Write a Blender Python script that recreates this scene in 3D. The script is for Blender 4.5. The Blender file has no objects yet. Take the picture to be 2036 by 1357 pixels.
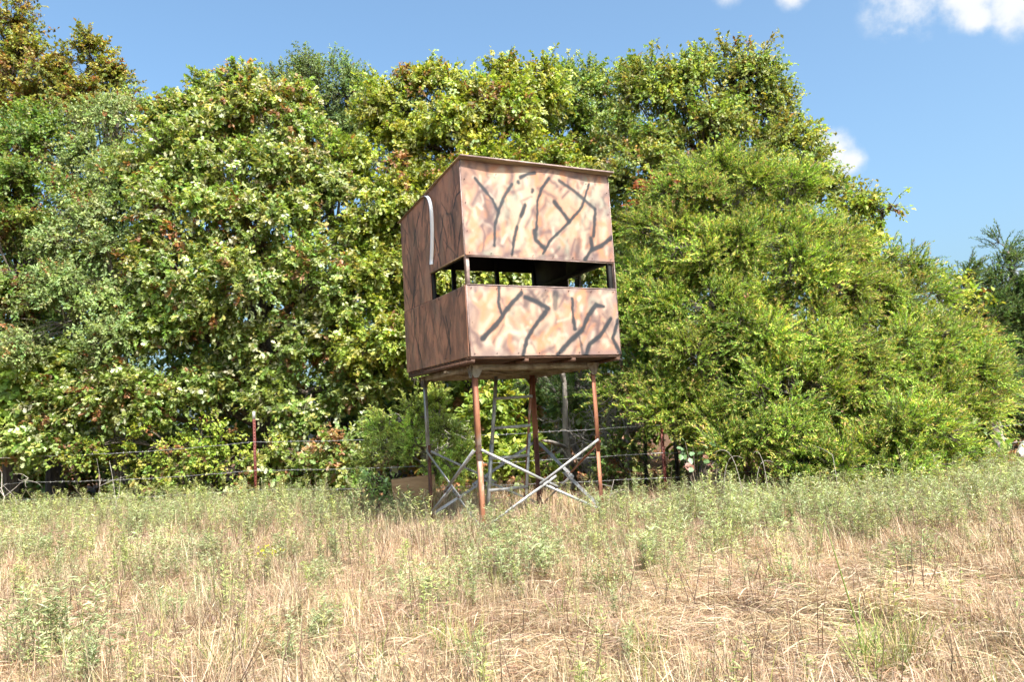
import bpy, math
import numpy as np
from mathutils import Matrix, Vector

# ------------------------------------------------------------------ camera
sc = bpy.context.scene
PI = math.pi
CAMZ, FPX, PW, PH = 1.08, 1585.0, 2036, 1357
PITCH, ROLL = 0.108, 0.061
cp, sp, cr, sr = math.cos(PITCH), math.sin(PITCH), math.cos(ROLL), math.sin(ROLL)
FW = np.array([0, cp, sp]); UP0 = np.array([0, -sp, cp]); RT0 = np.array([1.0, 0, 0])
RT = cr * RT0 - sr * UP0
UP = sr * RT0 + cr * UP0
CAM = np.array([0, 0, CAMZ])
cam_data = bpy.data.cameras.new('camera')
cam_data.sensor_width = 36.0
cam_data.lens = FPX / PW * 36.0
cam_data.clip_end = 5000
cam = bpy.data.objects.new('camera', cam_data)
cam.matrix_world = Matrix(((RT[0], UP[0], -FW[0], 0), (RT[1], UP[1], -FW[1], 0), (RT[2], UP[2], -FW[2], CAMZ), (0, 0, 0, 1)))
sc.collection.objects.link(cam)
sc.camera = cam


def ray(px, py):
    return FW + RT * ((px - PW / 2) / FPX) - UP * ((py - PH / 2) / FPX)


def at(px, py, d):
    """world point seen at a photo pixel, d metres ahead (along world y)"""
    r = ray(px, py)
    return CAM + r * (d / r[1])


def gnd(px, py):
    r = ray(px, py)
    return (CAM + r * (-CAMZ / r[2]))[:2]


# ------------------------------------------------------------------ world, sun, exposure
SUN_AZ, SUN_EL = math.radians(34), math.radians(48)      # azimuth measured from -y towards +x
S = Vector((math.sin(SUN_AZ) * math.cos(SUN_EL), -math.cos(SUN_AZ) * math.cos(SUN_EL), math.sin(SUN_EL)))
world = bpy.data.worlds.new('World')
sc.world = world
world.use_nodes = True
nt = world.node_tree
nt.nodes.clear()
wo = nt.nodes.new('ShaderNodeOutputWorld')
bg = nt.nodes.new('ShaderNodeBackground')
sky = nt.nodes.new('ShaderNodeTexSky')
sky.sky_type = 'NISHITA'
sky.sun_disc = False
sky.sun_elevation = SUN_EL
sky.sun_rotation = PI - SUN_AZ
sky.altitude = 0
sky.air_density = 1.0
sky.dust_density = 5.0
sky.ozone_density = 7.5
bg.inputs['Strength'].default_value = 0.116


def wn(t, **kw):
    n = nt.nodes.new(t)
    for k, v in kw.items():
        setattr(n, k, v)
    return n


def wmath(op, a, b=None, c=None, clamp=False):
    n = wn('ShaderNodeMath', operation=op, use_clamp=clamp)
    for i, v in enumerate((a, b, c)):
        if v is None:
            continue
        if isinstance(v, (int, float)):
            n.inputs[i].default_value = v
        else:
            nt.links.new(v, n.inputs[i])
    return n.outputs[0]


tc = wn('ShaderNodeTexCoord')
nz = wn('ShaderNodeTexNoise')
nz.inputs['Scale'].default_value = 17
nz.inputs['Detail'].default_value = 5
nz.inputs['Roughness'].default_value = 0.62
nt.links.new(tc.outputs['Generated'], nz.inputs['Vector'])
cloud = None
# a few small fair-weather clouds: photo pixel, angular radius (rad), opacity
for px, py, rad, op in ((1655, 310, .046, 1.0), (1690, 318, .03, 1.0), (1800, 0, .068, .8), (1790, 60, .03, .6), (1925, -8, .052, .95), (1945, 35, .026, .95), (2030, -15, .062, .95), (1580, -14, .032, .7), (1445, -16, .03, .62),
                        (2012, 550, .022, .62), (1890, 612, .032, .95), (-900, 100, .14, .9), (3300, 250, .16, .9), (2500, -900, .14, .9), (700, -1500, .1, .9)):
    c = ray(px, py)
    c = c / np.linalg.norm(c)
    dv = wn('ShaderNodeVectorMath', operation='DISTANCE')
    nt.links.new(tc.outputs['Generated'], dv.inputs[0])
    dv.inputs[1].default_value = tuple(c)
    m = wn('ShaderNodeMapRange')
    m.inputs['From Min'].default_value = rad
    m.inputs['From Max'].default_value = 0
    m.inputs['To Max'].default_value = op
    nt.links.new(dv.outputs['Value'], m.inputs['Value'])
    cloud = m.outputs[0] if cloud is None else wmath('MAXIMUM', cloud, m.outputs[0])
cs = wmath('MULTIPLY_ADD', nz.outputs['Fac'], 1.5, -.75)
cs = wmath('MULTIPLY', cs, wmath('MULTIPLY', cloud, 2.2, clamp=True))
cs = wmath('ADD', cs, cloud)
m = wn('ShaderNodeMapRange', interpolation_type='SMOOTHSTEP')
m.inputs['From Min'].default_value = .2
m.inputs['From Max'].default_value = .8
nt.links.new(cs, m.inputs['Value'])
cloud = m.outputs[0]
mixc = wn('ShaderNodeMix', data_type='RGBA')
nt.links.new(cloud, mixc.inputs['Factor'])
tint = wn('ShaderNodeMix', data_type='RGBA', blend_type='MULTIPLY')
tint.inputs['Factor'].default_value = 1
nt.links.new(sky.outputs[0], tint.inputs['A'])
tint.inputs['B'].default_value = (1.14, 1.17, 1.0, 1)
nt.links.new(tint.outputs['Result'], mixc.inputs['A'])
mixc.inputs['B'].default_value = (3.2, 3.3, 3.4, 1)
nt.links.new(mixc.outputs['Result'], bg.inputs['Color'])
nt.links.new(bg.outputs[0], wo.inputs['Surface'])

sun_data = bpy.data.lights.new('sun', 'SUN')
sun_data.energy = 4.3
sun_data.angle = math.radians(0.5)
sun_data.color = (1.0, 0.955, 0.88)
sun = bpy.data.objects.new('sun', sun_data)
sun.rotation_euler = S.to_track_quat('Z', 'Y').to_euler()
sun.location = (8, -8, 20)
sc.collection.objects.link(sun)
sc.view_settings.view_transform = 'Standard'
sc.view_settings.look = 'None'
sc.view_settings.exposure = 1.42
sc.view_settings.gamma = 1.0
sc.view_settings.use_curve_mapping = False
sc.cycles.max_bounces = 6
sc.cycles.diffuse_bounces = 4
sc.cycles.transmission_bounces = 3
sc.cycles.adaptive_threshold = 0.035
sc.cycles.glossy_bounces = 2
sc.cycles.caustics_reflective = False
sc.cycles.caustics_refractive = False

# ------------------------------------------------------------------ helpers
rng = np.random.default_rng(7)


def unit(v):
    return v / (np.linalg.norm(v, axis=-1, keepdims=True) + 1e-12)


def rnd_dir(n):
    return unit(rng.normal(size=(n, 3)))


def hash3(i, j, k, seed):
    h = (i * 374761393 + j * 668265263 + k * 2147483647 + seed * 974634541) & 0xFFFFFFFF
    h = ((h ^ (h >> 13)) * 1274126177) & 0xFFFFFFFF
    h = ((h ^ (h >> 16)) * 2246822519) & 0xFFFFFFFF
    return ((h ^ (h >> 15)) & 0xFFFFFF) / float(0xFFFFFF)


def vnoise(x, y, z=None, seed=0):
    z = np.zeros_like(x) if z is None else z
    xi, yi, zi = np.floor(x).astype(np.int64), np.floor(y).astype(np.int64), np.floor(z).astype(np.int64)
    fx, fy, fz = x - xi, y - yi, z - zi
    fx, fy, fz = [f * f * (3 - 2 * f) for f in (fx, fy, fz)]
    r = 0
    for a in (0, 1):
        for b in (0, 1):
            for c in (0, 1):
                w = (fx if a else 1 - fx) * (fy if b else 1 - fy) * (fz if c else 1 - fz)
                r = r + w * hash3(xi + a, yi + b, zi + c, seed)
    return r


def fbm(x, y, z=None, seed=0, o=4):
    r, amp, tot, f = 0, 1.0, 0, 1.0
    for k in range(o):
        r = r + amp * vnoise(x * f, y * f, None if z is None else z * f, seed + k * 17)
        tot += amp
        amp *= .5
        f *= 2.03
    return r / tot


def sstep(a, b, x):
    t = np.clip((x - a) / (b - a), 0, 1)
    return t * t * (3 - 2 * t)


def link(o, parent=None):
    sc.collection.objects.link(o)
    if parent is not None:
        o.parent = parent
    return o


def make_mesh(name, V, loops, sizes, mat=None, cols=None, smooth=False):
    me = bpy.data.meshes.new(name)
    V = np.asarray(V, np.float32)
    loops = np.asarray(loops, np.int32)
    sizes = np.asarray(sizes, np.int32)
    me.vertices.add(len(V))
    me.vertices.foreach_set('co', V.ravel())
    me.loops.add(len(loops))
    me.loops.foreach_set('vertex_index', loops)
    me.polygons.add(len(sizes))
    st = np.concatenate(([0], np.cumsum(sizes)[:-1])).astype(np.int32) if len(sizes) else np.zeros(0, np.int32)
    me.polygons.foreach_set('loop_start', st)
    me.polygons.foreach_set('loop_total', sizes)
    if smooth:
        me.polygons.foreach_set('use_smooth', np.ones(len(sizes), bool))
    if cols is not None:
        a = me.color_attributes.new('Col', 'FLOAT_COLOR', 'POINT')
        c4 = np.ones((len(V), 4), np.float32)
        c4[:, :cols.shape[1]] = cols
        a.data.foreach_set('color', c4.ravel())
    me.update(calc_edges=True)
    if mat:
        me.materials.append(mat)
    return me


class MB:
    """collects shapes into one mesh"""
    def __init__(self):
        self.v, self.l, self.s, self.c, self.n = [], [], [], [], 0

    def add(self, V, polys, col=None):
        V = np.asarray(V, float).reshape(-1, 3)
        for p in polys:
            self.l.append(np.asarray(p) + self.n)
            self.s.append(len(p))
        self.v.append(V)
        self.c.append(np.tile(np.array(col if col is not None else (1, 1, 1), float), (len(V), 1)))
        self.n += len(V)
        return self

    def addn(self, V, loops, sizes, cols):
        self.v.append(V)
        self.l.append(np.asarray(loops) + self.n)
        self.s.extend(list(sizes))
        self.c.append(cols)
        self.n += len(V)
        return self

    def box(self, lo, hi, col=None):
        x0, y0, z0 = lo
        x1, y1, z1 = hi
        V = [(x0, y0, z0), (x1, y0, z0), (x1, y1, z0), (x0, y1, z0), (x0, y0, z1), (x1, y0, z1), (x1, y1, z1), (x0, y1, z1)]
        return self.add(V, [(0, 3, 2, 1), (4, 5, 6, 7), (0, 1, 5, 4), (1, 2, 6, 5), (2, 3, 7, 6), (3, 0, 4, 7)], col)

    def bar(self, a, b, w, t, up=(0, 0, 1), col=None):
        """bar from a to b, w wide across, t thick along up"""
        a, b, up = np.array(a, float), np.array(b, float), np.array(up, float)
        d = unit(b - a)
        s = unit(np.cross(d, up))
        u = np.cross(s, d)
        V = []
        for p in (a, b):
            for i, j in ((-1, -1), (1, -1), (1, 1), (-1, 1)):
                V.append(p + s * i * w / 2 + u * j * t / 2)
        return self.add(V, [(0, 1, 2, 3), (7, 6, 5, 4), (0, 4, 5, 1), (1, 5, 6, 2), (2, 6, 7, 3), (3, 7, 4, 0)], col)

    def angle(self, a, b, w, t, n1, n2):
        """L-section (angle iron): two flanges along n1 and n2 from the heel line a-b"""
        return self.prism(a, b, n1, n2, [(0, 0), (w, 0), (w, t), (t, t), (t, w), (0, w)])

    def prism(self, a, b, n1, n2, prof):
        a, b, n1, n2 = [np.array(q, float) for q in (a, b, n1, n2)]
        k = len(prof)
        V = [p + n1 * x + n2 * y for p in (a, b) for x, y in prof]
        side = [(i, (i + 1) % k, k + (i + 1) % k, k + i) for i in range(k)]
        polys = [tuple(range(k))[::-1], tuple(range(k, 2 * k))] + side
        if np.dot(np.cross(n1, n2), b - a) < 0:
            polys = [p[::-1] for p in polys]
        return self.add(V, polys)

    def tube(self, P, R, sides=6, col=None):
        P = np.asarray(P, float)[None]
        R = np.broadcast_to(np.asarray(R, float), (P.shape[1],))[None]
        V, L, Sz = tubes(P, R, sides)
        return self.addn(V, L, Sz, np.tile(np.array(col if col is not None else (1, 1, 1), float), (len(V), 1)))

    def mesh(self, name, mat, smooth=False):
        return make_mesh(name, np.concatenate(self.v), np.concatenate(self.l), self.s, mat, np.concatenate(self.c), smooth)

    def build(self, name, mat, parent=None, smooth=False):
        o = link(bpy.data.objects.new(name, self.mesh(name, mat, smooth)), parent)
        if parent is not None and name in ('limbs', 'twigs', 'barbs', 'screws', 'bolts', 'studs', 'stems', 'wire_loops'):
            o['kind'] = 'stuff'
        return o


def tubes(P, R, sides=5):
    """batch of tubes: P (n,k,3), R (n,k)"""
    n, k, _ = P.shape
    T = np.empty_like(P)
    T[:, 1:-1] = P[:, 2:] - P[:, :-2]
    T[:, 0] = P[:, 1] - P[:, 0]
    T[:, -1] = P[:, -1] - P[:, -2]
    T = unit(T)
    ref = np.where(np.abs(T[..., 2:3]) > .9, np.array([1.0, 0, 0]), np.array([0, 0, 1.0]))
    A = unit(np.cross(T, ref))
    B = np.cross(T, A)
    ang = np.arange(sides) * 2 * PI / sides
    V = P[:, :, None] + R[:, :, None, None] * (A[:, :, None] * np.cos(ang)[:, None] + B[:, :, None] * np.sin(ang)[:, None])
    V = V.reshape(-1, 3)
    base = (np.arange(n)[:, None, None] * k + np.arange(k - 1)[None, :, None]) * sides
    j = np.arange(sides)[None, None]
    j2 = (j + 1) % sides
    F = np.stack([base + j, base + j2, base + sides + j2, base + sides + j], -1).reshape(-1, 4)
    caps = (np.arange(n)[:, None] * k + k - 1) * sides + np.arange(sides)[None]
    L = np.concatenate([F.ravel(), caps.ravel()])
    Sz = np.concatenate([np.full(len(F), 4), np.full(n, sides)])
    return V, L, Sz


def tag(o, label=None, cat=None, group=None, kind=None):
    for k, v in (('label', label), ('category', cat), ('group', group), ('kind', kind)):
        if v:
            o[k] = v
    return o


def empty(name, loc=(0, 0, 0), rz=0):
    o = bpy.data.objects.new(name, None)
    o.empty_display_size = .2
    o.location = loc
    o.rotation_euler = (0, 0, rz)
    return link(o)


# ------------------------------------------------------------------ materials
def mat_base(name):
    m = bpy.data.materials.new(name)
    m.use_nodes = True
    t = m.node_tree
    b = t.nodes['Principled BSDF']
    return m, t, b


def mat_leaf(name, rough=.45, spec=.5, trans=.3, tint_inst=False, tcol=(1.25, 1.2, .55)):
    m, t, b = mat_base(name)
    a = t.nodes.new('ShaderNodeVertexColor')
    a.layer_name = 'Col'
    col = a.outputs['Color']
    if tint_inst:
        at_ = t.nodes.new('ShaderNodeAttribute')
        at_.attribute_type = 'INSTANCER'
        at_.attribute_name = 'tint'
        mx = t.nodes.new('ShaderNodeMix')
        mx.data_type = 'RGBA'
        mx.blend_type = 'MULTIPLY'
        mx.inputs['Factor'].default_value = 1
        t.links.new(col, mx.inputs['A'])
        t.links.new(at_.outputs['Color'], mx.inputs['B'])
        col = mx.outputs['Result']
    t.links.new(col, b.inputs['Base Color'])
    b.inputs['Roughness'].default_value = rough
    b.inputs['Specular IOR Level'].default_value = spec
    tr = t.nodes.new('ShaderNodeBsdfTranslucent')
    mu = t.nodes.new('ShaderNodeMix')
    mu.data_type = 'RGBA'
    mu.blend_type = 'MULTIPLY'
    mu.inputs['Factor'].default_value = 1
    t.links.new(col, mu.inputs['A'])
    mu.inputs['B'].default_value = (*tcol, 1)
    t.links.new(mu.outputs['Result'], tr.inputs['Color'])
    ms = t.nodes.new('ShaderNodeMixShader')
    ms.inputs[0].default_value = trans
    t.links.new(b.outputs[0], ms.inputs[1])
    t.links.new(tr.outputs[0], ms.inputs[2])
    t.links.new(ms.outputs[0], t.nodes['Material Output'].inputs['Surface'])
    return m


def ramp(t, fac, stops):
    r = t.nodes.new('ShaderNodeValToRGB')
    while len(r.color_ramp.elements) < len(stops):
        r.color_ramp.elements.new(.5)
    for e, (p, c) in zip(r.color_ramp.elements, stops):
        e.position = p
        e.color = (*c, 1)
    t.links.new(fac, r.inputs['Fac'])
    return r.outputs['Color']


def noise(t, scale, detail=4, rough=.55, stretch=None, coord='Object'):
    c = t.nodes.new('ShaderNodeTexCoord')
    n = t.nodes.new('ShaderNodeTexNoise')
    n.inputs['Scale'].default_value = scale
    n.inputs['Detail'].default_value = detail
    n.inputs['Roughness'].default_value = rough
    if stretch:
        mp = t.nodes.new('ShaderNodeMapping')
        mp.inputs['Scale'].default_value = stretch
        t.links.new(c.outputs[coord], mp.inputs['Vector'])
        t.links.new(mp.outputs[0], n.inputs['Vector'])
    else:
        t.links.new(c.outputs[coord], n.inputs['Vector'])
    return n.outputs['Fac']


def bump(t, b, h, strength=.3, dist=.01):
    n = t.nodes.new('ShaderNodeBump')
    n.inputs['Strength'].default_value = strength
    n.inputs['Distance'].default_value = dist
    t.links.new(h, n.inputs['Height'])
    t.links.new(n.outputs[0], b.inputs['Normal'])


def mat_noise(name, stops, scale=8, detail=5, rough=.8, metal=0, stretch=None, bmp=.3, bscale=None, spec=.4):
    m, t, b = mat_base(name)
    f = noise(t, scale, detail, .6, stretch)
    t.links.new(ramp(t, f, stops), b.inputs['Base Color'])
    b.inputs['Roughness'].default_value = rough
    b.inputs['Metallic'].default_value = metal
    b.inputs['Specular IOR Level'].default_value = spec
    if bmp:
        bump(t, b, noise(t, bscale or scale * 3, 4, .6, stretch), bmp)
    return m


def mat_paint(name, rough=.55):
    m, t, b = mat_base(name)
    a = t.nodes.new('ShaderNodeVertexColor')
    a.layer_name = 'Col'
    f = noise(t, 160, 3, .7)
    mx = t.nodes.new('ShaderNodeMix')
    mx.data_type = 'RGBA'
    mx.blend_type = 'MULTIPLY'
    mx.inputs['Factor'].default_value = 1
    t.links.new(a.outputs['Color'], mx.inputs['A'])
    t.links.new(ramp(t, f, [(.3, (.78, .78, .78)), (.65, (1.08, 1.08, 1.08))]), mx.inputs['B'])
    t.links.new(mx.outputs['Result'], b.inputs['Base Color'])
    b.inputs['Roughness'].default_value = rough
    b.inputs['Specular IOR Level'].default_value = .35
    bump(t, b, noise(t, 9, 3), .12, .01)
    return m


M = {}
M['leaf'] = mat_leaf('oak_leaf', .45, .4, .45, True)
M['leaf_matte'] = mat_leaf('matte_leaf', .55, .35, .45, True)
M['leaf_plain'] = mat_leaf('plain_leaf', .5, .4, .35)
M['cedar'] = mat_leaf('cedar_foliage', .6, .3, .35, True)
M['grass'] = mat_leaf('dry_grass_blade', .6, .3, .25, True, (1.1, 1.0, .8))
M['weed'] = mat_leaf('weed_leaf', .55, .35, .3, True, (1.1, 1.1, .7))
M['weed_plain'] = mat_leaf('clump_leaf', .55, .35, .3, False, (1.1, 1.1, .7))
M['bark'] = mat_noise('bark', [(.3, (.035, .026, .02)), (.55, (.10, .08, .062)), (.75, (.2, .17, .14))], 14, 6, .9, stretch=(1, 1, .25), bmp=.8)
M['bark_grey'] = mat_noise('grey_bark', [(.3, (.10, .085, .07)), (.6, (.26, .23, .2)), (.8, (.4, .37, .33))], 18, 6, .9, stretch=(1, 1, .3), bmp=.7)
M['dead'] = mat_noise('bleached_wood', [(.3, (.2, .17, .14)), (.7, (.42, .38, .33))], 20, 4, .9, bmp=.3)
M['galv'] = mat_noise('galvanised_steel', [(.3, (.18, .165, .15)), (.5, (.31, .305, .30)), (.72, (.40, .40, .41)), (.85, (.2, .11, .065))], 9, 6, .5, .35, bmp=.15)
M['rusty'] = mat_noise('rusty_steel', [(.3, (.07, .028, .018)), (.45, (.2, .075, .04)), (.58, (.3, .13, .07)), (.68, (.36, .3, .26)), (.85, (.42, .4, .39))], 5, 6, .65, .1, stretch=(1, 1, .35), bmp=.25)
M['darkrust'] = mat_noise('dark_rust_steel', [(.3, (.045, .022, .018)), (.6, (.13, .05, .032)), (.8, (.2, .1, .06))], 6, 6, .75, .1, bmp=.25)
M['joist'] = mat_noise('worn_channel_paint', [(.25, (.07, .035, .02)), (.42, (.19, .145, .095)), (.6, (.29, .25, .19)), (.8, (.15, .09, .05))], 7, 6, .7, .1, bmp=.2)
M['black'] = mat_noise('black_paint', [(.3, (.008, .008, .008)), (.7, (.02, .019, .018))], 12, 4, .75, bmp=.2)
M['board'] = mat_noise('floor_board', [(.3, (.035, .018, .012)), (.6, (.11, .055, .034)), (.8, (.17, .1, .06))], 4, 6, .8, stretch=(1, 8, 1), bmp=.3)
M['roofing'] = mat_noise('roof_sheet', [(.3, (.10, .06, .03)), (.6, (.22, .145, .075)), (.8, (.3, .21, .12))], 3, 5, .8, stretch=(1, 6, 1), bmp=.3)
M['white'] = mat_noise('white_vinyl', [(.3, (.76, .76, .76)), (.7, (.82, .82, .82))], 5, 2, .45, bmp=0)
M['trim'] = mat_noise('mauve_painted_trim', [(.3, (.12, .08, .07)), (.55, (.28, .2, .18)), (.8, (.42, .34, .3))], 9, 5, .6, bmp=.2)
M['wire'] = mat_noise('fence_wire', [(.3, (.38, .37, .36)), (.7, (.55, .54, .54))], 30, 3, .4, .6, bmp=0)
M['tpost'] = mat_noise('red_post_paint', [(.3, (.07, .02, .016)), (.6, (.15, .038, .028)), (.8, (.2, .075, .05))], 9, 5, .6, .1, bmp=.2)
M['paint'] = mat_paint('spray_camouflage')
M['plank'] = mat_noise('weathered_plywood', [(.3, (.2, .11, .05)), (.6, (.33, .2, .1)), (.8, (.42, .28, .15))], 3, 6, .85, stretch=(1, 1, 5), bmp=.3)
M['log'] = mat_noise('bleached_log', [(.28, (.12, .1, .09)), (.4, (.5, .48, .45)), (.7, (.7, .68, .66))], 9, 6, .85, bmp=.5)
M['postwood'] = mat_noise('old_post_wood', [(.3, (.1, .08, .065)), (.55, (.28, .24, .2)), (.8, (.45, .41, .36))], 10, 6, .9, stretch=(1, 1, .15), bmp=.8)
M['litter'] = mat_leaf('leaf_litter', .7, .25, .1)
M['twig'] = mat_noise('twig', [(.3, (.05, .036, .026)), (.7, (.14, .11, .085))], 20, 3, .9, bmp=0)

# ground: thatch of straw, soil and, under the trees, fallen leaves
m, t, b = mat_base('field_ground')
f1 = noise(t, 1.3, 6, .65)
f2 = noise(t, 26, 6, .7)
f3 = noise(t, 90, 4, .7)
c1 = ramp(t, f2, [(.28, (.07, .045, .03)), (.45, (.19, .13, .088)), (.62, (.30, .215, .15)), (.8, (.40, .30, .22))])
c2 = ramp(t, f3, [(.35, (.55, .55, .55)), (.62, (1.15, 1.12, 1.1))])
mx = t.nodes.new('ShaderNodeMix'); mx.data_type = 'RGBA'; mx.blend_type = 'MULTIPLY'; mx.inputs['Factor'].default_value = 1
t.links.new(c1, mx.inputs['A']); t.links.new(c2, mx.inputs['B'])
va = t.nodes.new('ShaderNodeVertexColor'); va.layer_name = 'Col'
sepc = t.nodes.new('ShaderNodeSeparateColor'); t.links.new(va.outputs['Color'], sepc.inputs[0])
lit = ramp(t, f2, [(.3, (.035, .02, .012)), (.5, (.11, .06, .033)), (.7, (.18, .11, .062))])
mx2 = t.nodes.new('ShaderNodeMix'); mx2.data_type = 'RGBA'
t.links.new(sepc.outputs[0], mx2.inputs['Factor']); t.links.new(mx.outputs['Result'], mx2.inputs['A']); t.links.new(lit, mx2.inputs['B'])
t.links.new(mx2.outputs['Result'], b.inputs['Base Color'])
b.inputs['Roughness'].default_value = .95
b.inputs['Specular IOR Level'].default_value = .1
bump(t, b, f2, .9, .03)
M['ground'] = m


# ------------------------------------------------------------------ ground sheet
def fence_y(x):
    """line of the fence across the field; trees stand beyond it"""
    return np.interp(x, [-30, -9.5, -4.7, .3, 1.95, 6, 12, 30], [17, 15.6, 14.2, 12.0, 10.8, 11.2, 14.5, 17])


def ground_z(x, y):
    a = (fbm(x * .5 + 9, y * .5 + 3, seed=3, o=3) - .5) * .12 + (fbm(x * 2.6, y * 2.6, seed=5, o=3) - .5) * .15
    near = sstep(60, 20, np.hypot(x, y))
    return a * near + .05 * sstep(5.5, 13, x) * sstep(6, 14, y)


def grid_axis(lo, hi, step, far):
    a = np.arange(lo, hi, step)
    e = []
    q, s = hi, step
    while q < far:
        e.append(q)
        s *= 1.35
        q += s
    e.append(far)
    l = []
    q, s = lo, step
    while q > -far:
        s *= 1.35
        q -= s
        l.append(q)
    return np.concatenate([l[::-1], a, e])


gx = grid_axis(-13, 13, .13, 600)
gy = grid_axis(1.5, 17, .13, 600)
GX, GY = np.meshgrid(gx, gy)
GZ = ground_z(GX.ravel(), GY.ravel())
nxx, nyy = len(gx), len(gy)
ii = (np.arange(nyy - 1)[:, None] * nxx + np.arange(nxx - 1)[None]).ravel()
Fq = np.stack([ii, ii + 1, ii + 1 + nxx, ii + nxx], -1)
lf = sstep(-.9, .5, GY.ravel() - fence_y(GX.ravel()) + (fbm(GX.ravel() * 1.5, GY.ravel() * 1.5, seed=8) - .5) * 2)
me = make_mesh('field', np.stack([GX.ravel(), GY.ravel(), GZ], -1), Fq.ravel(), np.full(len(Fq), 4), M['ground'], np.stack([lf, lf, lf], -1), True)
tag(link(bpy.data.objects.new('field', me)), 'dry grassy field running up to the edge of the woods', None, None, 'structure')

# ------------------------------------------------------------------ hunting blind
AX, AY, FLOOR, YAW = -0.424, 8.009, 0.733 + CAMZ, 0.487
BW, BD, HA, HC, S1, S0 = 1.83, 1.813, 2.062, 1.866, 1.046, .736
IA, IB, IC, FD = .125, .194, .234, 1.443
EX = np.array([math.cos(YAW), math.sin(YAW), 0]); EY = np.array([-math.sin(YAW), math.cos(YAW), 0])
A0 = np.array([AX, AY, FLOOR])
blind = empty('hunting_blind', (AX, AY, 0), YAW)
tag(blind, 'raised box hunting blind sprayed in branch camouflage on rusty steel legs', 'hunting blind')
Z0 = FLOOR


def to_panel(px, py, which='front'):
    """where a photo pixel meets the front (u,v) or left (depth,v) wall plane"""
    r = ray(px, py)
    n = EY if which == 'front' else EX
    t_ = np.dot(A0 - CAM, n) / np.dot(r, n)
    q = CAM + r * t_ - A0
    return np.array([np.dot(q, EX if which == 'front' else EY), q[2]])


def seg_dist(U, V, pts):
    d = np.full(U.shape, 9.0)
    for (a, b_) in zip(pts[:-1], pts[1:]):
        ab = b_ - a
        t_ = np.clip(((U - a[0]) * ab[0] + (V - a[1]) * ab[1]) / (ab @ ab + 1e-9), 0, 1)
        d = np.minimum(d, np.hypot(U - a[0] - t_ * ab[0], V - a[1] - t_ * ab[1]))
    return d


ZS = 2.888
strokes_front = [  # in pixels of an enlarged crop of the front wall, width in cm, darkness
    ([(505, 185), (560, 255), (605, 310), (632, 372)], 2.2, .75), ([(715, 220), (672, 290), (640, 370), (618, 450), (614, 575)], 2.0, .85),
    ([(760, 185), (800, 165), (840, 160)], 2.2, .8), ([(790, 340), (765, 405)], 2.4, .75), ([(745, 465), (728, 530), (716, 625)], 1.8, .8), ([(745, 465), (775, 380)], 1.6, .45),
    ([(920, 190), (880, 250), (860, 320), (856, 480)], 1.8, .85), ([(845, 490), (850, 540), (900, 590)], 3.0, .95), ([(895, 620), (935, 545), (1040, 440), (1110, 360), (1160, 220)], 1.7, .85),
    ([(955, 325), (1000, 380), (1040, 435)], 2.8, .85), ([(980, 205), (1070, 260), (1150, 330), (1190, 365)], 2.4, .7), ([(1190, 365), (1185, 450), (1180, 520)], 2.2, .75),
    ([(1165, 535), (1172, 590), (1130, 660)], 2.6, .9), ([(1172, 600), (1220, 580), (1285, 530)], 2.8, .9), ([(750, 205), (752, 212)], 2.0, .7), ([(830, 255), (828, 268)], 2.0, .7),
    ([(640, 810), (636, 900), (650, 965)], 2.2, .8), ([(770, 845), (700, 920), (620, 1030), (545, 1110)], 3.0, .8), ([(790, 870), (860, 900), (925, 935)], 2.8, .8),
    ([(910, 955), (850, 1030), (800, 1110), (778, 1200)], 2.8, .9), ([(1060, 880), (1062, 980), (1075, 1055)], 2.2, .9), ([(1100, 1100), (1120, 1200)], 1.6, .55),
    ([(1195, 915), (1150, 975), (1115, 1060), (1040, 1130), (975, 1200)], 3.0, .95), ([(1205, 920), (1240, 925)], 2.4, .8), ([(1280, 995), (1220, 1090), (1160, 1140), (1135, 1205)], 2.8, .95),
    ([(1320, 1005), (1290, 1110), (1335, 1195)], 2.8, .95), ([(965, 850), (962, 930)], 4.0, .55), ([(870, 880), (920, 835)], 1.6, .3)]


rd_ = np.random.default_rng(21)
DABS = []
for k in range(520):     # soft passes of the spray can
    c_ = [(.66, .31, .155), (.185, .12, .12), (.74, .64, .52), (.41, .46, .36), (.12, .085, .09)][rd_.choice(5, p=[.30, .28, .20, .12, .10])]
    p0 = np.array((rd_.uniform(-.05, 1.9), rd_.uniform(-.05, 2.1)))
    an = rd_.normal(.15, .55)
    ln = rd_.uniform(.04, .17)
    p1 = p0 + np.array((math.sin(an), math.cos(an))) * ln
    an += rd_.normal(0, .7)
    p2 = p1 + np.array((math.sin(an), math.cos(an))) * ln * .8
    DABS.append(([p0, p1, p2], rd_.uniform(.014, .036), c_, rd_.uniform(.35, .85)))


def paint_front(U, V):
    n1 = fbm(U * 4, V * 2.6, seed=40, o=4)
    n2 = fbm(U * 3.5 + 11, V * 3, seed=41, o=4)
    C = np.zeros(U.shape + (3,)) + np.array((.66, .52, .39))
    def lay(w, c):
        nonlocal C
        C = C * (1 - w[..., None]) + np.array(c) * w[..., None]
    lay(sstep(.38, .7, n1) * .7, (.62, .33, .2))
    lay(sstep(.42, .72, n2) * .75, (.27, .19, .18))
    du = (fbm(U * 14, V * 14, seed=45, o=3) - .5) * .03
    for pts, w, c_, al in DABS:
        lo = np.minimum.reduce(pts) - 3 * w
        hi = np.maximum.reduce(pts) + 3 * w
        m_ = (U > lo[0]) & (U < hi[0]) & (V > lo[1]) & (V < hi[1])
        if m_.any():
            k = np.exp(-(seg_dist(U[m_] + du[m_], V[m_] + du[m_], pts) / w) ** 2) * al
            C[m_] = C[m_] * (1 - k[:, None]) + np.array(c_) * k[:, None]
    return C * np.array((.57, .515, .495))


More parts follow.
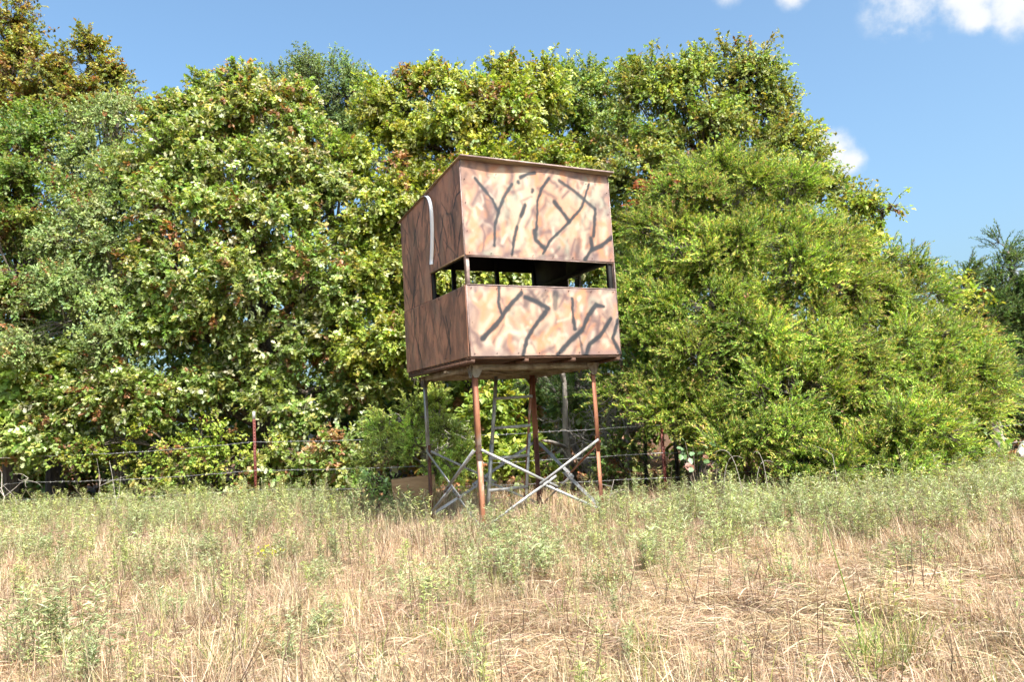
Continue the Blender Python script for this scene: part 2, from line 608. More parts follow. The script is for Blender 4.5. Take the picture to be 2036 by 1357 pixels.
def panel(name, which, u0, u1, v0, v1, parent, bulge=None, cut=None, step=.0105, slope=None, paint=None, strokes=None, mat='paint'):
    nu, nv = int((u1 - u0) / step) + 1, int((v1 - v0) / step) + 1
    us, vs = np.linspace(u0, u1, nu), np.linspace(v0, v1, nv)
    U, V = np.meshgrid(us, vs)
    if slope is not None:   # top edge follows the roof
        V = v0 + (V - v0) * (slope(U) - v0) / (v1 - v0)
    C = paint(U, V)
    if strokes:
        for pts, w, dk in strokes:
            P = [np.array(p) for p in pts]
            d = seg_dist(U + (fbm(U * 25, V * 25, seed=51) - .5) * .02, V, P)
            ww = w * .0117 * (.62 + .7 * fbm(U * 9, V * 9, seed=52, o=2))
            k = sstep(ww * 1.2, ww * .4, d) * min(.97, dk * 1.3)
            C = C * (1 - k[..., None]) + np.array((.016, .019, .024)) * k[..., None]
    N = np.zeros_like(U) if bulge is None else bulge(U, V)
    if which == 'front':
        P3 = np.stack([U, -N, V + Z0], -1)
    else:
        P3 = np.stack([-N, U, V + Z0], -1)
    idx = (np.arange(nv - 1)[:, None] * nu + np.arange(nu - 1)[None])
    keep = np.ones(idx.shape, bool)
    if cut is not None:
        cu, cv = (U[:-1, :-1] + U[1:, 1:]) / 2, (V[:-1, :-1] + V[1:, 1:]) / 2
        keep = ~cut(cu, cv)
    idx = idx[keep]
    F = np.stack([idx, idx + 1, idx + 1 + nu, idx + nu], -1)
    if which != 'front':
        F = F[:, ::-1]
    me = make_mesh(name, P3.reshape(-1, 3), F.ravel(), np.full(len(F), 4), M[mat], C.reshape(-1, 3), True)
    me.materials.append(M['black'])
    o = link(bpy.data.objects.new(name, me), parent)
    so = o.modifiers.new('thickness', 'SOLIDIFY')
    so.thickness = .004
    so.offset = -1
    return o


def conv(st, which, ox, oy, z):
    return [([to_panel(ox + x / z, oy + y / z, which) for x, y in pts], w, d) for pts, w, d in st]


SF = conv(strokes_front, 'front', 770, 290, ZS)


def edge_mist(C, U, V, u0, u1, v0, v1, amt=.6, w=.06):
    e = np.minimum(np.minimum(U - u0, u1 - U), np.minimum(V - v0, v1 - V))
    k = sstep(w, 0, e + (fbm(U * 7, V * 7, seed=61) - .5) * w * 2.4) * amt * .9
    return C * (1 - k[..., None]) + np.array((.17, .115, .11)) * k[..., None]


upf = panel('front_panel', 'front', -.004, BW + .004, S1, HA, blind,
            bulge=lambda U, V: .008 + .014 * np.sin(U * 5.2 + 2.6) * sstep(S1 + .5, HA - .1, V) + .006 * np.sin(U * 3 + V * 2.2) + .004 * fbm(U * 3, V * 3, seed=70),
            paint=lambda U, V: edge_mist(paint_front(U, V), U, V, 0, BW, S1, HA), strokes=SF)
upf['label'] = 'upper camouflage sheet above the front shooting slot'
lof = panel('front_panel', 'front', -.004, BW + .004, 0, S0, blind,
            bulge=lambda U, V: .010 + .005 * np.sin(U * 4.3 + 1) * sstep(0, .3, V) * sstep(S0, S0 - .2, V) + .004 * fbm(U * 3, V * 3, seed=71) - .006 * sstep(S0 - .25, S0, V),
            paint=lambda U, V: edge_mist(paint_front(U, V), U, V, 0, BW, 0, S0), strokes=SF)
lof['label'] = 'lower camouflage sheet below the front shooting slot'


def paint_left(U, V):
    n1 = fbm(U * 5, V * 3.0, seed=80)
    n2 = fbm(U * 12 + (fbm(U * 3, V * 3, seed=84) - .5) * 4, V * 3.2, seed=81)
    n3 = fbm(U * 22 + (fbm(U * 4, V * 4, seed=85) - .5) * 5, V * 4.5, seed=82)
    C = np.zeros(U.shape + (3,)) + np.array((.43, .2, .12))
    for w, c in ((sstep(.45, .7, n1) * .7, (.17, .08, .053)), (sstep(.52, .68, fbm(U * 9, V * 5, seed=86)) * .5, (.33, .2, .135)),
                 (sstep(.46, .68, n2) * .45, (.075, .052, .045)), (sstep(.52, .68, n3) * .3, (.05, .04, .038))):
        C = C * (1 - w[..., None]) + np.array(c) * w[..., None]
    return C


rl = np.random.default_rng(4)
SL = []
for k in range(70):
    u, v = rl.uniform(.05, 1.75), rl.uniform(0, 1.7)
    pts = [np.array((u, v))]
    ang = rl.normal(0, .35)
    for s_ in range(3):
        ang += rl.normal(0, .3)
        pts.append(pts[-1] + np.array((math.sin(ang), math.cos(ang))) * .14)
    SL.append((pts, rl.uniform(.5, 1.5), rl.uniform(.3, .7)))
roof_v = lambda U: HA + (HC - HA) * U / BD
LSL = .93   # length of the side slot
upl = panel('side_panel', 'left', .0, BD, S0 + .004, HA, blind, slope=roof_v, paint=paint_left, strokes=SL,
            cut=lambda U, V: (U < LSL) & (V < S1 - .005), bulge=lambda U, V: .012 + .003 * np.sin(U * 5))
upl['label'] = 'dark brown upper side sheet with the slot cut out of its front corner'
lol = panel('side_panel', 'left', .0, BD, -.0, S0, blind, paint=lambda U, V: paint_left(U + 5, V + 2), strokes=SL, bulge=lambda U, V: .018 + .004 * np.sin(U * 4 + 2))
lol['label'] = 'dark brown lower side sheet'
# back and right walls and the black liner boards inside
RSL0, RSL1 = .12, .97
BSL0, BSL1, BTOP = .10, 1.79, 1.29
def wall_back(y0, y1, mat, name):
    for lo, hi in (((0, y0, Z0), (BW, y1, Z0 + S0)), ((0, y0, Z0 + BTOP), (BW, y1, Z0 + HC - .01)), ((0, y0, Z0 + S0), (BSL0, y1, Z0 + BTOP)), ((BSL1, y0, Z0 + S0), (BW, y1, Z0 + BTOP))):
        MB().box(lo, hi).build(name, M[mat], blind)
def wall_side(x0, x1, mat, name, s0, s1):
    MB().box((x0, .02, Z0), (x1, BD - .02, Z0 + S0)).build(name, M[mat], blind)
    for (a, c, lo) in ((0.02, s0, S0), (s0, s1, S1), (s1, BD - .02, S0)):
        if c - a > .005:
            za, zc = Z0 + roof_v(a) - .012, Z0 + roof_v(c) - .012
            V = [(x0, a, Z0 + lo), (x1, a, Z0 + lo), (x1, c, Z0 + lo), (x0, c, Z0 + lo), (x0, a, za), (x1, a, za), (x1, c, zc), (x0, c, zc)]
            MB().add(V, [(0, 3, 2, 1), (4, 5, 6, 7), (0, 1, 5, 4), (1, 2, 6, 5), (2, 3, 7, 6), (3, 0, 4, 7)]).build(name, M[mat], blind)
wall_back(BD - .006, BD + .002, 'trim', 'back_panel')
wall_back(BD - .02, BD - .0065, 'black', 'liner_board')
wall_side(BW - .004, BW + .006, 'trim', 'side_panel', RSL0, RSL1)
wall_side(BW - .02, BW - .0045, 'black', 'liner_board', RSL0, RSL1)
wall_side(.001, .009, 'black', 'liner_board', .021, LSL)
b_ = MB().box((.02, .016, Z0 + .01), (BW - .02, .024, Z0 + S0 - .06)); b_.build('liner_board', M['black'], blind)
b_ = MB().box((.02, .016, Z0 + S1 + .05), (BW - .02, .024, Z0 + HA - .05)); b_.build('liner_board', M['black'], blind)
# corner posts, studs and slot rails
def stud(name, mat, lo, hi):
    return MB().box(lo, hi).build(name, M[mat], blind)
stud('corner_post', 'trim', (.003, .0115, Z0 + S0 - .05), (.045, .05, Z0 + S1 + .05))
stud('corner_post', 'black', (BW - .06, .012, Z0 + .02), (BW - .021, .055, Z0 + HA - .05))
stud('corner_post', 'black', (.012, BD - .07, Z0 + .02), (.06, BD - .021, Z0 + HC - .05))
stud('corner_post', 'black', (BW - .045, BD - .07, Z0 + .02), (BW - .021, BD - .021, Z0 + HC - .05))
stud('stud', 'black', (.0105, LSL - .001, Z0 + .02), (.05, LSL + .075, Z0 + 1.75))
for xs in (.62, 1.23):
    stud('stud', 'black', (xs, BD - .07, Z0 + .02), (xs + .045, BD - .021, Z0 + HC - .05))
stud('slot_rail', 'black', (.05, .0115, Z0 + S1 + .005), (BW - .065, .05, Z0 + S1 + .045))
stud('slot_rail', 'black', (.05, .0115, Z0 + S0 - .05), (BW - .065, .05, Z0 + S0 - .012))
stud('slot_rail', 'black', (BW - .06, .06, Z0 + S1 + .002), (BW - .021, BD - .1, Z0 + S1 + .04))
stud('slot_rail', 'black', (.0105, .06, Z0 + S1 + .002), (.05, LSL - .005, Z0 + S1 + .04))
MB().bar((.10, BD - .1, Z0 + 1.12), (.62, BD - .1, Z0 + .70), .05, .09, (0, 0, 1)).build('diagonal_brace', M['black'], blind)
stud('slot_sill', 'trim', (.0, -.012, Z0 + S0 + .0015), (BW, .0115, Z0 + S0 + .011))
stud('slot_lintel', 'trim', (.0, -.010, Z0 + S1 - .012), (BW, .0115, Z0 + S1 - .0015))
MB().bar((-.014, .0, Z0 + S1 - .004), (-.014, LSL, Z0 + S1 - .004), .02, .012).build('slot_lintel', M['roofing'], blind)
MB().box((-.012, -.013, Z0), (-.0045, .018, Z0 + S0)).build('corner_trim', M['trim'], blind)
MB().box((-.012, -.006, Z0 + S0), (.002, .018, Z0 + HA - .02)).build('corner_trim', M['trim'], blind)
MB().box((BW + .0065, -.012, Z0 + .0), (BW + .012, .03, Z0 + HA - .02)).build('corner_trim', M['trim'], blind)
# roof: thin sheet on a timber edge, tilted to the back
def roof_slab(x0, x1, y0, y1, dz0, dz1):
    V = []
    for dz in (dz0, dz1):
        for x, y in ((x0, y0), (x1, y0), (x1, y1), (x0, y1)):
            V.append((x, y, Z0 + roof_v(y) + dz))
    return MB().add(V, [(0, 3, 2, 1), (4, 5, 6, 7), (0, 1, 5, 4), (1, 2, 6, 5), (2, 3, 7, 6), (3, 0, 4, 7)])
roof = roof_slab(-.035, BW + .045, -.085, BD + .06, .004, .013).build('roof', M['roofing'], blind)
roof_slab(-.036, BW + .046, -.091, -.0855, -.001, .014).build('drip_edge', M['trim'], roof)
roof_slab(.03, .07, .02, BD - .03, -.045, .003).build('rafter', M['black'], roof)
roof_slab(.9, .94, .02, BD - .03, -.045, .003).build('rafter', M['black'], roof)
roof_slab(BW - .07, BW - .03, .02, BD - .03, -.045, .003).build('rafter', M['black'], roof)
# white strip bent over the roof edge
pts = []
for px, py, off in ((840, 392, .02), (845, 389, .035), (850.5, 391, .05), (854.5, 399, .06), (857, 412, .06), (858.5, 432, .055), (859.5, 460, .045), (859, 495, .035), (857.5, 526, .028)):
    r_ = ray(px, py)
    q = CAM + r_ * ((np.dot(A0 - CAM, EX) - off) / np.dot(r_, EX)) - A0
    pts.append((-off, q @ EY, Z0 + q[2]))
P = np.array(pts)
k2 = np.linspace(0, len(P) - 1, 25)
P = np.stack([np.interp(k2, np.arange(len(P)), P[:, i]) for i in range(3)], -1)
for _ in range(2):
    P[1:-1] = (P[:-2] + 2 * P[1:-1] + P[2:]) / 4
st = MB()
sd = unit(np.array((-.75, -.66, 0)))       # twisted towards the light
wd = np.array((.62, -.78, 0)); wd = unit(wd)
V = []
for p in P:
    for (i, j) in ((-1, -1), (1, -1), (1, 1), (-1, 1)):
        V.append(p + wd * i * .022 + sd * j * .003)
polys = [(0, 1, 2, 3)]
for k in range(len(P) - 1):
    for j in range(4):
        polys.append((k * 4 + j, k * 4 + (j + 1) % 4, k * 4 + 4 + (j + 1) % 4, k * 4 + 4 + j))
polys.append(tuple((len(P) - 1) * 4 + j for j in (3, 2, 1, 0)))
st.add(V, polys)
st.build('trim_strip', M['white'], roof)['label'] = 'white plastic trim strip hanging loose over the side wall'
# screws round the panel edges
def screws(parent, pts_, which):
    b_ = MB()
    for u, v in pts_:
        c = np.array((u, -.022, v + Z0)) if which == 'front' else np.array((-.026, u, v + Z0))
        n_ = np.array((0, 1, 0)) if which == 'front' else np.array((1, 0, 0))
        b_.tube([c, c + n_ * .012], [.0042, .0042], 6)
    b_.build('screws', M['darkrust'], parent)
screws(upf, [(u, S1 + .03) for u in np.linspace(.04, BW - .04, 8)] + [(u, HA - .13) for u in np.linspace(.4, BW - .3, 4)] + [(.03, v) for v in (1.3, 1.6, 1.85)] + [(BW - .03, v) for v in (1.3, 1.6, 1.85)], 'front')
screws(lof, [(u, .03) for u in np.linspace(.04, BW - .04, 8)] + [(u, S0 - .03) for u in np.linspace(.04, BW - .04, 7)] + [(.03, .35), (BW - .03, .35)], 'front')
screws(lol, [(u, S0 - .03) for u in (.2, .7, 1.2, 1.6)] + [(u, .04) for u in (.05, .6, 1.2, 1.7)], 'left')
# floor boards and steel underframe
nb = 9
for k in range(nb):
    y0 = -.005 + k * BD / nb
    MB().box((-.008, y0 + .002, Z0 - .022 - .0015 * (k % 3)), (BW + .004, y0 + BD / nb - .002, Z0 - .003)).build('floor_board', M['board'], blind)
for x0 in (.0, .62, 1.2, BW - .05):
    MB().box((x0, .0, Z0 - .06), (x0 + .045, BD - .005, Z0 - .0255)).build('floor_joist', M['board'], blind)
XL, XR, YF, YB = IA, BW - IB, IC, IC + FD
ZT = Z0 - .0605
def angle_bar(name, a, b2, w, t_, n1, n2, mat, parent=blind):
    return MB().angle(a, b2, w, t_, n1, n2).build(name, M[mat], parent)
angle_bar('beam', (XL - .01, YF - .012, ZT), (XR + .01, YF - .012, ZT), .06, .006, (0, 1, 0), (0, 0, -1), 'joist')
angle_bar('beam', (XL - .01, YB + .012, ZT), (XR + .01, YB + .012, ZT), .06, .006, (0, -1, 0), (0, 0, -1), 'joist')
angle_bar('beam', (XL - .012, YF, ZT - .001), (XL - .012, YB, ZT - .001), .06, .006, (1, 0, 0), (0, 0, -1), 'joist')
angle_bar('beam', (XR + .012, YF, ZT - .001), (XR + .012, YB, ZT - .001), .06, .006, (-1, 0, 0), (0, 0, -1), 'joist')
for k in range(1, 4):
    y = YF + (YB - YF) * k / 4
    angle_bar('cross_bar', (XL + .004, y, ZT - .008), (XR - .004, y, ZT - .008), .035, .004, (0, 1, 0), (0, 0, -1), 'joist')
MB().bar((XL + .03, YF + .03, ZT - .052), (XR - .03, YB - .03, ZT - .052), .03, .004).build('tie_bar', M['joist'], blind)
MB().bar((XR - .03, YF + .03, ZT - .058), (XL + .03, YB - .03, ZT - .058), .03, .004).build('tie_bar', M['joist'], blind)
ZM = .86   # height where the braces bolt on
legs = {'lf': (XL, YF, 1, 1), 'rf': (XR, YF, -1, 1), 'lb': (XL, YB, 1, -1), 'rb': (XR, YB, -1, -1)}
for key, (x, y, sx, sy) in legs.items():
    up_mat = {'lf': 'rusty', 'rf': 'rusty', 'lb': 'galv', 'rb': 'rusty'}[key]
    lo_mat = {'lf': 'rusty', 'rf': 'rusty', 'lb': 'darkrust', 'rb': 'darkrust'}[key]
    leg = angle_bar('leg', (x, y, ZM - .10), (x, y, ZT - .002), .05, .006, (sx, 0, 0), (0, sy, 0), up_mat)
    angle_bar('leg_extension', (x + sx * .0065, y + sy * .0065, -.25), (x + sx * .0065, y + sy * .0065, ZM + .07), .046, .006, (sx, 0, 0), (0, sy, 0), lo_mat, leg)
    # gusset plates under the beams
    for ax in (0, 1):
        g = MB()
        w0, w1, h, th = .10, .05, .13, .004
        q = []
        for tt in (0, th):
            for (a, z) in ((-.045, 0), (w0 + .01, 0), (w0 + .01, -.03), (w1, -h), (0, -h), (-.045, -.03)):
                if ax == 0:
                    q.append((x + sx * a, y - sy * (.0165 + tt), ZT - .004 + z))
                else:
                    q.append((x - sx * (.0165 + tt), y + sy * a, ZT - .006 + z))
        g.add(q, [(0, 1, 2, 3, 4, 5), (11, 10, 9, 8, 7, 6)] + [(i, (i + 1) % 6, 6 + (i + 1) % 6, 6 + i) for i in range(6)])
        g.build('gusset_plate', M['joist'], leg)
        bl = MB()
        for a, z in ((.0, -.03), (.06, -.03), (.025, -.06), (.025, -.11)):
            if ax == 0:
                c = np.array((x + sx * a, y - sy * .0235, ZT + z)); n_ = np.array((0, sy * .01, 0))
            else:
                c = np.array((x - sx * .0235, y + sy * a, ZT + z)); n_ = np.array((sx * .01, 0, 0))
            bl.tube([c, c + n_], [.008, .008], 6)
        bl.build('bolts', M['darkrust'], leg)
    bl = MB()
    for z in (ZM - .02, ZM + .05):
        c = np.array((x + sx * .025, y - sy * .008, z))
        bl.tube([c, c + np.array((0, sy * .014, 0))], [.009, .009], 6)
        c = np.array((x - sx * .008, y + sy * .025, z))
        bl.tube([c, c + np.array((sx * .014, 0, 0))], [.009, .009], 6)
    bl.build('bolts', M['darkrust'], leg)


def brace(a, b2, side, mat, frac=.55):
    """two overlapping lengths of angle bolted end over end, from leg a at mid height to the foot of leg b"""
    a, b2, side = np.array(a, float), np.array(b2, float), np.array(side, float)
    d = unit(b2 - a)
    nrm = unit(np.cross(d, side))
    if nrm[2] < 0:
        nrm = -nrm
    m1 = a + (b2 - a) * frac
    m0 = a + (b2 - a) * (frac - .13)
    p = MB().angle(a, m1, .027, .005, nrm, -side).build('brace', M[mat], blind)
    off = nrm * -.04 - side * .008
    MB().angle(m0 + off, b2 + off * .4, .027, .005, nrm, -side).build('brace_extension', M['galv'], p)
    bo = MB()
    for q in (.02, .10):
        c = m1 - d * q * 1.2 + side * .004
        bo.tube([c, c - side * .03 + 0], [.01, .01], 6)
    bo.build('bolts', M['darkrust'], p)
ZF = .10
brace((XL + .03, YF - .02, ZM), (XR - .01, YF - .02, ZF), (0, -1, 0), 'galv', .60)
brace((XR - .03, YF - .032, ZM + .02), (XL + .01, YF - .032, ZF - .02), (0, -1, 0), 'galv', .53)
brace((XL - .02, YB - .03, ZM), (XL - .02, YF + .01, ZF), (-1, 0, 0), 'galv', .66)
brace((XL - .032, YF + .03, ZM), (XL - .032, YB - .01, ZF), (-1, 0, 0), 'galv', .6)
brace((XL + .03, YB + .02, ZM), (XR - .01, YB + .02, ZF), (0, 1, 0), 'galv', .6)
brace((XR - .03, YB + .032, ZM), (XL + .01, YB + .032, ZF), (0, 1, 0), 'galv', .6)
brace((XR + .02, YB - .03, ZM), (XR + .02, YF + .01, ZF), (1, 0, 0), 'galv', .55)
brace((XR + .032, YF + .03, ZM), (XR + .032, YB - .01, ZF), (1, 0, 0), 'rusty', .6)


# ladder under the back edge
def loc(p):
    q = np.asarray(p) - np.array((AX, AY, 0))
    return np.array((q @ EX, q @ EY, q[2]))
lt, rt_ = loc(at(985.6, 742, 9.65)), loc(at(1060, 738, 9.95))
lb, rb = loc(at(970, 1000, 9.45)), loc(at(1046, 992, 9.75))
lad = MB().angle(lb + (lt - lb) * .36, lt, .034, .005, (1, 0, 0), (0, 1, 0)).build('ladder_rail', M['galv'], blind)
MB().angle(lb - (lt - lb) * .05 + np.array((-.012, -.012, 0)), lb + (lt - lb) * .44 + np.array((-.012, -.012, 0)), .036, .005, (1, 0, 0), (0, 1, 0)).build('rail_extension', M['galv'], lad)
lad2 = MB().angle(rb + (rt_ - rb) * .0, rt_, .034, .005, (-1, 0, 0), (0, 1, 0)).build('ladder_rail', M['rusty'], blind)
MB().angle(rb - (rt_ - rb) * .05 + np.array((.012, -.012, 0)), rb + (rt_ - rb) * .5 + np.array((.012, -.012, 0)), .036, .005, (-1, 0, 0), (0, 1, 0)).build('rail_extension', M['galv'], lad2)
for py in (792, 852, 912, 974):
    f_ = (1000 - py) / (1000 - 742)
    a, c = lb + (lt - lb) * f_, rb + (rt_ - rb) * f_
    MB().angle(a + np.array((0, -.016, 0)), c + np.array((0, -.016, 0)), .035, .005, (0, 1, 0), (0, 0, -1)).build('rung', M['galv'], blind)

# ------------------------------------------------------------------ foliage machinery
OAK_H = [(0, 0, 0), (.18, .2, .03), (.10, .3, .02), (.36, .46, .07), (.16, .58, .02), (.28, .78, .02), (0, 1, -.10)]
OVA_H = [(0, 0, 0), (.27, .28, .06), (.24, .68, .03), (0, 1, -.08)]
KITE_H = [(0, 0, 0), (.31, .46, .07), (0, 1, -.08)]
NAR_H = [(0, 0, 0), (.12, .35, .03), (.09, .7, .0), (0, 1, -.08)]


def leaf_tpl(half):
    H = np.array(half, float)
    n = len(H)
    Rr = H
    Lf = H[1:-1] * np.array((-1, 1, 1))
    V = np.concatenate([Rr, Lf])
    right = list(range(n))
    left = [0] + [n + i for i in range(n - 2)] + [n - 1]
    return V, [right, left[::-1]]


TPL = {'oak': leaf_tpl(OAK_H), 'ovate': leaf_tpl(OVA_H), 'narrow': leaf_tpl(NAR_H), 'kite': leaf_tpl(KITE_H)}
TPL['scale'] = (np.array([(0, 0, 0), (.16, .45, .05), (0, 1, -.04), (-.16, .45, .05)], float), [[0, 1, 2, 3]])


def place(tpl, P, D, N, L, W, cols):
    """put one template leaf at every P, pointing along D with face normal N"""
    V0, polys = TPL[tpl]
    D = unit(D)
    Sd = unit(np.cross(D, N))
    N2 = np.cross(Sd, D)
    V = P[:, None] + Sd[:, None] * (V0[None, :, 0:1] * W[:, None, None]) + D[:, None] * (V0[None, :, 1:2] * L[:, None, None]) + N2[:, None] * (V0[None, :, 2:3] * L[:, None, None])
    k, n = len(V0), len(P)
    lo = np.concatenate([np.array(p) for p in polys])
    sz = np.array([len(p) for p in polys])
    loops = (np.arange(n)[:, None] * k + lo[None]).ravel()
    return V.reshape(-1, 3), loops, np.tile(sz, n), np.repeat(cols, k, axis=0)


def join(parts):
    V, Lp, Sz, C, n = [], [], [], [], 0
    for v, l, s, c in parts:
        V.append(v); Lp.append(l + n); Sz.append(s); C.append(c)
        n += len(v)
    return np.concatenate(V), np.concatenate(Lp), np.concatenate(Sz), np.concatenate(C)


def pick(cols, w, n, jit=.18):
    cols = np.array(cols, float)
    w = np.array(w, float) / np.sum(w)
    c = cols[rng.choice(len(cols), n, p=w)]
    return c * np.exp(rng.normal(0, jit, (n, 1))) * np.exp(rng.normal(0, .06, (n, 3)))


def ell_area(a, b, c):
    p = 1.6075
    return 4 * PI * (((a * b) ** p + (a * c) ** p + (b * c) ** p) / 3) ** (1 / p)


def blobs_world(bl, k=1.0):
    out = []
    for q in bl:
        px, py, rx, ry, d = q[:5]
        f_ = q[5] if len(q) > 5 else .85
        c = at(px, py, d)
        a, c_ = k * rx * d / FPX, k * ry * d / FPX
        out.append((c, np.array((a, f_ * (a + c_) / 2, c_))))
    return out


def clump_points(B, dens, inner=.5, back=.45, sub=6, pull=.55, squash=.65):
    """clump centres spread through the outer shell of the lobes"""
    P, O, I = [], [], []
    for i, (c, r) in enumerate(B):
        n = max(3, int(dens * ell_area(*r)))
        u = rnd_dir(n)
        k = rng.uniform(inner ** 2, 1, n) ** .5
        p = c + u * r * k[:, None]
        ns = max(3, int(n / sub))
        sl = c + rnd_dir(ns) * r * rng.uniform(.55, 1.02, (ns, 1))
        dm = np.linalg.norm((p[:, None] - sl[None]) , axis=2)
        near = sl[np.argmin(dm, 1)]
        p = p + (near - p) * pull + rng.normal(0, .05, p.shape)
        p[:, 2] = near[:, 2] + (p[:, 2] - near[:, 2]) * squash
        keep = np.ones(n, bool)
        for j, (c2, r2) in enumerate(B):
            if j != i:
                keep &= np.sum(((p - c2) / r2) ** 2, 1) > .30
        keep &= (u[:, 1] < .22) | (rng.random(n) < back)
        keep &= p[:, 2] > .12
        P.append(p[keep]); O.append(unit(u / r)[keep]); I.append(np.full(keep.sum(), i))
    return np.concatenate(P), np.concatenate(O), np.concatenate(I)


def limb_mesh(base, tops, B, P, I, r0, lean=None, frac=1.0):
    """trunk, limbs to each lobe and branches to each clump"""
    base = np.array(base, float)
    zs = [c[2] for c, r in B]
    top = np.array(tops, float)
    k = 9
    tt = np.linspace(0, 1, k)[:, None]
    T = base + (top - base) * tt + np.stack([np.sin(tt[:, 0] * 5 + rng.uniform(0, 6)) * .10, np.cos(tt[:, 0] * 4 + rng.uniform(0, 6)) * .08, 0 * tt[:, 0]], -1) * np.sin(tt * PI)
    trunk = MB()
    Rt = r0 * (1 - .8 * tt[:, 0]) ** .9 + .012
    Rt[0] *= 1.45
    trunk.tube(T, Rt, 9)
    limbs = MB()
    nB = len(B)
    ends = np.array([c for c, r in B])
    f_ = np.clip((ends[:, 2] - base[2]) / max(.5, top[2] - base[2]) * .62, .12, .93)
    st_ = np.stack([np.interp(f_, tt[:, 0], T[:, i]) for i in range(3)], -1)
    kk = np.linspace(0, 1, 6)[None, :, None]
    mid = np.sin(kk * PI) * np.array((0, 0, .12)) * np.linalg.norm(ends - st_, axis=1)[:, None, None]
    LP = st_[:, None] + (ends - st_)[:, None] * kk + mid + rng.normal(0, .05, (nB, 6, 3)) * np.sin(kk * PI)
    lr = np.clip(r0 * .45 * (1 - .5 * f_), .012, .2)
    LR = lr[:, None] * (1 - .65 * kk[..., 0])
    v, l, s = tubes(LP, LR, 6)
    limbs.addn(v, l, s, np.ones((len(v), 3)))
    if len(P):
        sel = rng.random(len(P)) < frac
        Pp, Ii = P[sel], I[sel]
        f2 = rng.uniform(.45, 1.0, len(Pp))
        s0 = np.empty_like(Pp)
        kx = np.linspace(0, 1, 6)
        seg = np.clip((f2 * 5).astype(int), 0, 4)
        fr = (f2 * 5 - seg)[:, None]
        s0 = LP[Ii, seg] * (1 - fr) + LP[Ii, seg + 1] * fr
        k4 = np.linspace(0, 1, 4)[None, :, None]
        ln = np.linalg.norm(Pp - s0, axis=1)[:, None, None]
        BP = s0[:, None] + (Pp - s0)[:, None] * k4 + np.sin(k4 * PI) * np.array((0, 0, .12)) * ln + rng.normal(0, .04, (len(Pp), 4, 3)) * np.sin(k4 * PI)
        BR = np.clip(.006 + .009 * ln[:, :, 0], .006, .022) * (1 - .75 * k4[..., 0])
        v, l, s = tubes(BP, BR, 4)
        limbs.addn(v, l, s, np.ones((len(v), 3)))
    return trunk, limbs


def leaf_sprays(P, O, nsp, nlf, sp, rad):
    """sprays of leaves fanning out of every clump"""
    n = len(P)
    m_ = n * nsp
    C = np.repeat(P, nsp, 0)
    Oo = np.repeat(O, nsp, 0)
    rd = rnd_dir(m_)
    base = C + rd * (rad * rng.uniform(.15, .8, (m_, 1)))
    sd_ = unit(rd * .75 + Oo * .65 + np.array((0, 0, sp.get('up', .25))) + rng.normal(0, .25, (m_, 3)))
    ln = sp['spray'] * rng.uniform(.6, 1.3, m_)
    q = m_ * nlf
    t_ = np.tile((np.arange(nlf) + .5) / nlf, m_) + rng.uniform(-.4, .4, q) / nlf
    bs, dd, LL = np.repeat(base, nlf, 0), np.repeat(sd_, nlf, 0), np.repeat(ln, nlf)
    pos = bs + dd * (LL * t_)[:, None] - np.array((0, 0, 1)) * (sp.get('droop', .25) * LL * t_ ** 2)[:, None] + rng.normal(0, .015, (q, 3))
    ld = unit(dd * .55 + rnd_dir(q) * .8 + np.array((0, 0, -sp.get('hang', .35))))
    nr = unit(np.array((0, 0, sp.get('flat', .75))) + np.repeat(np.repeat(O, nsp, 0), nlf, 0) * .45 + rnd_dir(q) * sp.get('flutter', .42))
    L_ = sp['size'] * rng.uniform(.65, 1.25, q)
    W_ = L_ * sp.get('width', 1.0) * rng.uniform(.85, 1.15, q)
    col = pick(sp['cols'], sp['w'], q, .1)
    spc = np.repeat(pick(sp['cols'], sp['w'], m_, .08), nlf, 0) * np.exp(rng.normal(0, .09, (q, 1)))
    same = rng.random(q) < .7
    col[same] = spc[same]
    # whole sprays turned brown, and clump-wide shifts of tone
    br = np.repeat(rng.random(m_) < sp.get('brown', 0), nlf)
    clb = np.repeat(np.repeat(rng.random(n) < sp.get('brown_clump', 0), nsp), nlf)
    br = (br | (clb & (rng.random(q) < .75)))
    col[br] = pick(sp.get('bcols', [(.20, .085, .035), (.27, .13, .055), (.13, .06, .03)]), [1] * len(sp.get('bcols', [1, 1, 1])), br.sum())
    tone = np.exp(rng.normal(0, .12, m_))[:, None]
    col *= np.repeat(tone, nlf, 0)
    tw = (base, base + sd_ * ln[:, None] * .8 - np.array((0, 0, 1)) * (sp.get('droop', .25) * ln * .64)[:, None], C)
    return place(sp['tpl'], pos, ld, nr, L_, W_, np.clip(col, 0, .8)), tw


def twigs(tw):
    a, b_, c = tw
    Pp = np.stack([c, a, b_], 1)
    Rr = np.tile(np.array([.006, .0045, .002]), (len(a), 1))
    return tubes(Pp, Rr, 3)


